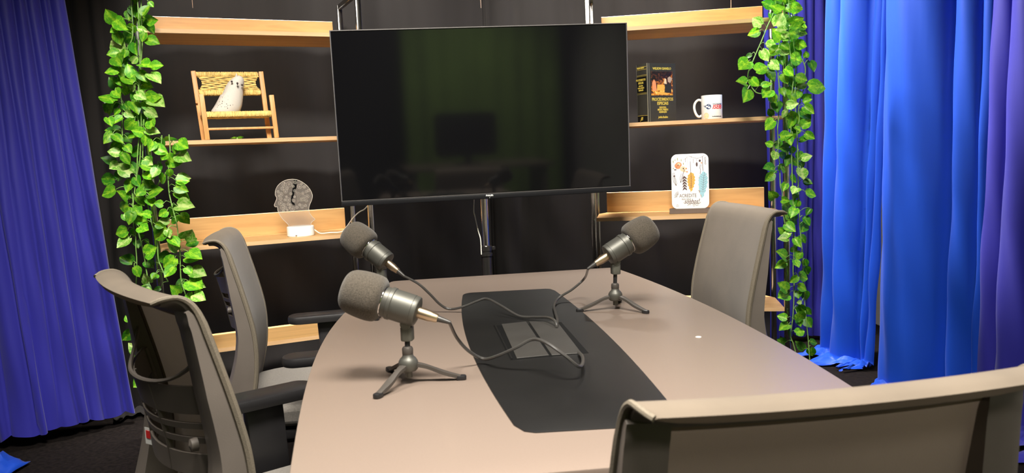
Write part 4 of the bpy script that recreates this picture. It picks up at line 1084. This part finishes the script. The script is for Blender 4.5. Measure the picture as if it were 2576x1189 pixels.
def add_leaf(vn, b_px, t_px, kind='g', dy=None):
    Yb = vn['Y']-rl.uniform(.0, .05) if dy is None else vn['Y']+dy
    B = at(*b_px, Yb); T_ = at(*t_px, Yb+rl.uniform(-.03, .02))
    o0 = vn['root'].location
    d = T_-B; Ln = d.length
    if Ln < .012: return
    y = d.normalized(); view = (Vector((0, 0, EYE))-B).normalized()
    z = (view+Vector((rl.uniform(-.55, .55), 0, rl.uniform(-.15, .75)))); z = (z-y*z.dot(y)).normalized(); x = y.cross(z)
    me = rl.choice(LEAF[kind]); o = bpy.data.objects.new('leaf', me); C.objects.link(o); o.parent = vn['root']
    S = Ln*1.16
    M = axes(x*S*rl.uniform(.92, 1.08), y*S, z*S, B-o0); o.matrix_local = M
    # leaf stalk towards the nearest point of the stem
    pn = min(vn['P'], key=lambda p_: (p_-B).length)
    if (pn-B).length < .13:
        mid = (pn+B)/2+Vector((0, -.006, .010)); vn['pet'].append([pn-o0, mid-o0, B-o0])
def finish(vn, r=.0021):
    b = MB(); o0 = vn['root'].location
    b.tube([p_-o0 for p_ in vn['P']], r, 6)
    for q in vn['pet']: b.tube(catmull(q, 3), .0011, 5)
    b.build('stem', M_['stem'], vn['root'])
YL, YR = 2.875, 3.165
GL, GR = 'vine strands around the shelf unit with the woven chair', 'vine strands around the shelf unit with the book'
VL = [
 vine('outermost leafy strand on the blue curtain side, running down past the near chair', [(312, -392), (322, -200), (330, -60), (330, 0), (334, 87), (322, 118), (307, 156), (299, 185), (298, 212), (303, 240), (308, 272), (307, 320), (312, 380), (326, 440), (334, 500), (336, 567), (341, 594), (342, 626), (344, 655), (343, 705), (338, 770), (345, 850), (352, 900), (364, 950)], YL, GL),
 vine('thick leafy strand along the steel post beside the woven chair shelf', [(328, -392), (336, -200), (345, -60), (346, 0), (350, 60), (352, 130), (350, 190), (348, 225), (342, 270), (350, 320), (346, 390), (344, 440), (340, 470), (335, 520), (341, 560), (350, 590), (362, 640), (370, 690), (378, 725)], YL-.02, GL),
 vine('leafy strand looping up to the woven chair shelf', [(340, -392), (349, -200), (356, -60), (355, 30), (358, 110), (354, 160), (351, 240), (355, 300), (354, 345), (352, 400), (345, 440), (352, 465), (366, 476), (390, 470), (403, 450), (404, 400), (407, 340)], YL-.01, GL),
 vine('leafy strand hanging in front of the head lamp shelf end, second from the post', [(362, 300), (360, 345), (359, 420), (364, 470), (372, 515), (381, 560), (390, 590), (396, 610), (398, 650), (405, 670), (416, 695), (423, 708)], YL-.015, GL),
 vine('leafy strand falling from the woven chair shelf, the one nearest the profile chair', [(425, 338), (428, 380), (423, 430), (425, 480), (431, 510), (436, 530), (444, 560), (447, 580), (450, 610), (453, 640), (454, 680), (457, 710), (470, 750)], YL-.005, GL)]
VR = [
 vine('strand curling out over the backdrop beside the mug', [(1968, -330), (1962, -160), (1955, -40), (1950, 20), (1931, 65), (1919, 95), (1907, 123), (1896, 149), (1884, 178), (1882, 196), (1888, 214), (1902, 232), (1921, 236)], YR-.02, GR),
 vine('leafy strand between the two steel posts behind the facing chair', [(1975, -330), (1971, -160), (1968, -40), (1966, 30), (1962, 100), (1957, 130), (1957, 180), (1960, 215), (1960, 240), (1959, 290), (1956, 325), (1958, 355), (1957, 390), (1961, 410), (1963, 466), (1968, 484), (1968, 517), (1971, 543), (1977, 575)], YR, GR),
 vine('leafy strand along the front steel post to the floor beyond the table', [(1986, -330), (1983, -160), (1980, -40), (1985, 10), (1988, 60), (1985, 100), (1990, 150), (1996, 190), (1992, 240), (1990, 300), (1990, 360), (1992, 410), (1994, 476), (1997, 541), (1997, 632), (1995, 680), (1998, 721), (1995, 791), (1989, 842), (1995, 862), (2001, 884)], YR-.03, GR),
 vine('outer leafy strand against the far blue curtain, reaching the carpet', [(1994, -330), (1992, -160), (1990, -40), (1993, 30), (1998, 120), (2002, 180), (2000, 232), (2001, 266), (2003, 311), (2006, 351), (2007, 402), (2008, 450), (2009, 490), (2011, 531), (2012, 571), (2015, 601), (2019, 642), (2020, 680), (2021, 710), (2024, 761), (2029, 813), (2033, 852), (2037, 905)], YR-.01, GR),
 vine('short strand bulging out over the far blue curtain', [(1996, 20), (2003, 90), (2013, 140), (2022, 158), (2026, 174), (2024, 196), (2021, 225), (2009, 270), (2011, 297), (2007, 316)], YR+.01, GR)]
# leaves as (base x, y, tip x, y, kind) in zoomed crops: (offset x, offset y, scale)
LF = [
 ((240, 0, 5.945), [(290,330,170,165,'g'),(300,300,425,410,'g'),(325,430,235,480,'g'),(320,480,385,650,'g'),(430,760,240,620,'v'),(350,790,190,810,'g'),(450,740,430,850,'g'),(300,850,370,965,'g'),(340,1060,155,1065,'g'),(345,1025,430,1155,'g'),(560,1150,485,975,'g'),(620,850,555,940,'v'),(570,370,520,490,'g'),(560,520,400,595,'d'),(640,430,765,470,'v'),(740,490,700,610,'g'),(800,30,862,100,'g'),(720,230,800,90,'g'),(780,290,915,300,'g'),(800,350,860,480,'d'),(770,590,935,640,'g'),(680,960,830,1000,'g'),(840,990,990,975,'g'),(810,1100,950,1190,'v'),(540,100,580,230,'d'),(730,290,680,420,'d'),(650,1070,750,1190,'g'),(600,640,620,800,'d'),(480,700,520,880,'d'),(430,900,460,1010,'d')]),
 ((240, 180, 5.945), [(570,170,390,90,'g'),(340,230,230,100,'d'),(330,110,430,210,'g'),(280,450,70,340,'g'),(290,280,370,390,'g'),(470,220,440,330,'g'),(590,200,530,275,'v'),(610,330,740,400,'v'),(750,400,910,375,'g'),(840,430,1010,510,'v'),(720,450,880,570,'g'),(750,580,915,665,'v'),(540,450,640,590,'g'),(230,500,150,605,'g'),(270,500,215,650,'g'),(370,570,290,640,'g'),(190,690,240,795,'g'),(410,690,270,780,'g'),(590,730,450,860,'g'),(450,600,570,675,'v'),(850,830,795,680,'g'),(760,880,930,890,'v'),(730,920,555,880,'g'),(370,890,160,860,'d'),(260,920,145,1045,'g'),(270,950,395,1030,'g'),(490,1000,610,980,'g'),(750,950,745,1095,'g'),(860,1040,820,1170,'g'),(390,1080,260,1180,'g'),(450,1100,520,1185,'g'),(900,1120,1040,1185,'g'),(430,480,520,590,'d'),(600,600,640,720,'d')]),
 ((240, 330, 5.946), [(400,200,250,330,'g'),(360,330,200,310,'v'),(400,340,500,480,'g'),(290,470,115,390,'d'),(340,470,225,545,'v'),(530,640,345,490,'v'),(500,480,600,620,'d'),(890,250,1060,320,'g'),(1060,330,1000,415,'g'),(1210,210,1190,325,'g'),(1230,170,1378,255,'g'),(1245,330,1410,425,'v'),(1070,430,1270,440,'g'),(730,420,850,495,'v'),(690,500,850,560,'g'),(930,560,860,680,'v'),(890,690,720,650,'g'),(700,780,865,820,'g'),(1040,650,980,765,'g'),(295,730,110,705,'d'),(300,870,140,960,'g'),(480,1030,340,905,'g'),(495,1110,350,1150,'g'),(550,730,460,880,'g'),(800,950,975,870,'g'),(800,990,840,1115,'g'),(720,880,620,950,'g'),(620,980,725,1095,'g'),(1010,1090,890,1080,'g'),(1235,690,1410,685,'v'),(1210,740,1385,750,'g'),(1200,820,1365,890,'g'),(1190,920,1385,1010,'g'),(1230,1120,1450,1130,'v'),(1100,570,1120,680,'g'),(370,600,340,730,'d'),(930,500,960,620,'d'),(780,600,830,660,'d'),(600,680,640,800,'d')]),
 ((240, 500, 5.946), [(560,130,675,240,'g'),(550,190,500,355,'g'),(420,230,490,330,'g'),(620,290,760,340,'g'),(830,240,690,220,'g'),(760,350,660,420,'d'),(660,420,790,470,'g'),(1070,180,960,250,'g'),(1100,320,955,340,'v'),(1260,240,1390,350,'g'),(1240,290,1150,360,'d'),(1210,90,1150,245,'d'),(900,380,1025,410,'g'),(1080,440,910,580,'g'),(1070,460,1110,565,'v'),(480,470,320,520,'g'),(510,580,355,720,'v'),(1330,600,1435,465,'v'),(1520,620,1365,690,'d'),(1120,590,1240,690,'g'),(1230,770,1100,660,'v'),(750,830,910,735,'g'),(800,650,720,630,'d'),(1390,790,1550,850,'g'),(1350,880,1545,885,'g'),(560,960,385,880,'d'),(1190,880,1030,1015,'g'),(1110,870,960,870,'d'),(1180,1020,1060,1160,'g'),(1350,1030,1440,1115,'g'),(1430,1070,1610,1110,'v'),(760,940,850,1030,'d'),(580,1020,660,1150,'g'),(900,1120,850,1185,'g'),(580,450,560,560,'d'),(620,620,640,720,'d'),(640,560,720,550,'d'),(870,1000,840,930,'d')]),
 ((280, 660, 3.715), [(420,110,380,160,'g'),(350,180,310,115,'v'),(300,210,370,245,'g'),(460,240,400,255,'d'),(690,180,610,215,'d'),(630,290,560,220,'g'),(720,170,840,240,'g'),(760,180,865,225,'v'),(770,300,865,340,'v'),(710,370,750,285,'g'),(760,440,825,525,'g'),(160,550,135,500,'g'),(205,640,115,720,'d'),(255,850,175,765,'v'),(255,895,175,965,'g'),(295,1080,215,1155,'g'),(270,140,310,110,'d')])]
RF = [
 ((1840, 0, 4.956), [(510,80,390,35,'d'),(380,310,280,235,'v'),(345,385,220,435,'g'),(630,130,530,90,'g'),(670,110,755,155,'g'),(730,90,880,110,'g'),(560,330,635,180,'v'),(730,310,900,280,'g'),(740,300,880,225,'g'),(680,380,565,370,'v'),(620,490,540,380,'g'),(690,470,640,390,'v'),(730,430,870,390,'g'),(840,440,920,425,'v'),(800,540,925,575,'g'),(430,570,555,590,'v'),(590,600,465,680,'g'),(620,560,715,610,'g'),(610,640,705,670,'v'),(380,625,450,745,'v'),(250,680,175,710,'d'),(215,760,100,865,'g'),(480,770,585,850,'v'),(300,880,445,820,'g'),(670,850,760,935,'g'),(640,920,695,1030,'g'),(740,720,870,760,'g'),(850,770,730,830,'d'),(935,718,930,645,'g'),(975,765,1030,875,'d'),(430,890,530,1000,'d'),(240,980,330,1065,'g'),(380,1070,490,1030,'g'),(185,1040,75,1015,'g'),(810,960,925,1000,'g'),(920,1040,825,1095,'v'),(960,1080,1165,1085,'g'),(490,1120,395,1215,'g'),(205,1110,165,1250,'g'),(560,30,590,120,'d'),(700,20,790,15,'d'),(480,170,500,260,'d'),(760,480,790,600,'d'),(600,700,640,800,'d'),(790,620,850,720,'d'),(720,960,760,1080,'d'),(330,1010,390,1070,'d')]),
 ((1840, 220, 4.956), [(490,80,545,180,'g'),(620,10,660,85,'g'),(690,220,820,200,'v'),(690,290,630,365,'v'),(515,350,465,275,'d'),(535,410,430,515,'g'),(720,310,770,400,'g'),(760,380,730,490,'g'),(890,150,985,85,'d'),(900,195,995,150,'g'),(905,235,1015,315,'g'),(850,290,970,390,'d'),(870,500,975,410,'g'),(920,570,1025,632,'g'),(610,620,740,590,'g'),(700,620,740,712,'g'),(515,715,425,690,'g'),(560,800,535,885,'v'),(600,850,690,860,'d'),(720,740,620,760,'d'),(875,880,990,855,'v'),(590,975,658,1005,'g'),(535,1020,420,1000,'d'),(525,1070,430,1155,'g'),(865,1010,890,1138,'v'),(860,920,880,1000,'d'),(760,900,830,970,'d'),(840,800,860,900,'d'),(850,660,950,640,'d'),(760,580,790,640,'g'),(900,1160,995,1190,'d'),(740,1090,790,1175,'d'),(560,180,570,290,'d'),(740,90,800,170,'g'),(790,500,855,540,'g'),(740,740,770,810,'d'),(620,1010,660,1050,'g')]),
 ((1900, 440, 4.953), [(380,105,350,190,'g'),(610,75,700,100,'d'),(630,220,735,260,'g'),(520,160,470,220,'v'),(330,310,420,320,'g'),(245,290,190,225,'g'),(500,220,485,295,'d'),(350,370,440,425,'g'),(470,310,495,400,'d'),(550,320,520,385,'g'),(500,410,450,505,'g'),(690,420,640,495,'d'),(600,530,672,620,'d'),(370,510,458,530,'g'),(510,560,430,550,'d'),(380,610,485,690,'g'),(615,605,570,705,'d'),(380,735,290,665,'g'),(430,720,360,808,'v'),(410,790,295,790,'v'),(490,790,555,885,'g'),(560,750,620,835,'d'),(380,1030,285,955,'g'),(380,1085,265,1145,'g'),(570,960,515,1050,'g'),(490,1060,535,1145,'g'),(610,1050,640,1130,'d'),(470,890,520,950,'d'),(440,30,500,90,'d')]),
 ((1900, 660, 4.953), [(530,170,440,240,'g'),(540,160,632,200,'g'),(530,290,640,335,'g'),(400,345,300,260,'g'),(410,395,290,440,'g'),(575,490,522,500,'v'),(525,540,615,600,'d'),(620,570,690,640,'d'),(515,630,605,700,'g'),(395,690,288,670,'g'),(410,770,310,835,'g'),(630,700,697,798,'d'),(545,715,565,790,'d'),(505,880,612,845,'g'),(370,1000,280,960,'d'),(605,1080,520,990,'d'),(690,1060,705,1165,'d'),(680,985,755,1005,'d'),(610,360,630,450,'d'),(530,350,540,440,'d'),(610,60,650,130,'d')])]
def assign(vs, mid):
    def dist(v_):
        return min(math.hypot(p_[0]-mid[0], p_[1]-mid[1]) for p_ in v_['dense'])
    return min(vs, key=dist)
for vs, sets in ((VL, LF), (VR, RF)):
    for v_ in vs:
        v_['dense'] = [(p_.x, p_.y) for p_ in catmull([(x, y, 0) for x, y in v_['px']], 6)]
    for (ox, oy, s), lv in sets:
        for (bx, by, tx, ty, kd) in lv:
            B_ = (ox+bx/s, oy+by/s); T_ = (ox+tx/s, oy+ty/s)
            add_leaf(assign(vs, B_), B_, T_, kd, None if kd != 'd' else rl.uniform(.0, .035))
    # a few leaves tucked behind the dense top part
    for k in range(26):
        v_ = rl.choice(vs[:3] if vs is VL else vs[1:4]); p_ = rl.choice([q for q in v_['dense'] if q[1] < 430])
        a = rl.uniform(0, 2*PI); Ln = rl.uniform(20, 32); B_ = (p_[0]+rl.uniform(-10, 10), p_[1])
        add_leaf(v_, B_, (B_[0]+Ln*math.cos(a), B_[1]+Ln*abs(math.sin(a))), rl.choice('dgd'), rl.uniform(.01, .05))
    for k in range(24):
        v_ = rl.choice(vs[:3] if vs is VL else vs[:4]); p_ = rl.choice([q for q in v_['dense'] if q[1] < -20])
        a = rl.uniform(0, 2*PI); Ln = rl.uniform(24, 36)
        add_leaf(v_, p_, (p_[0]+Ln*math.cos(a), p_[1]+Ln*abs(math.sin(a))), rl.choice('ggvd'))
    for v_ in vs: finish(v_)
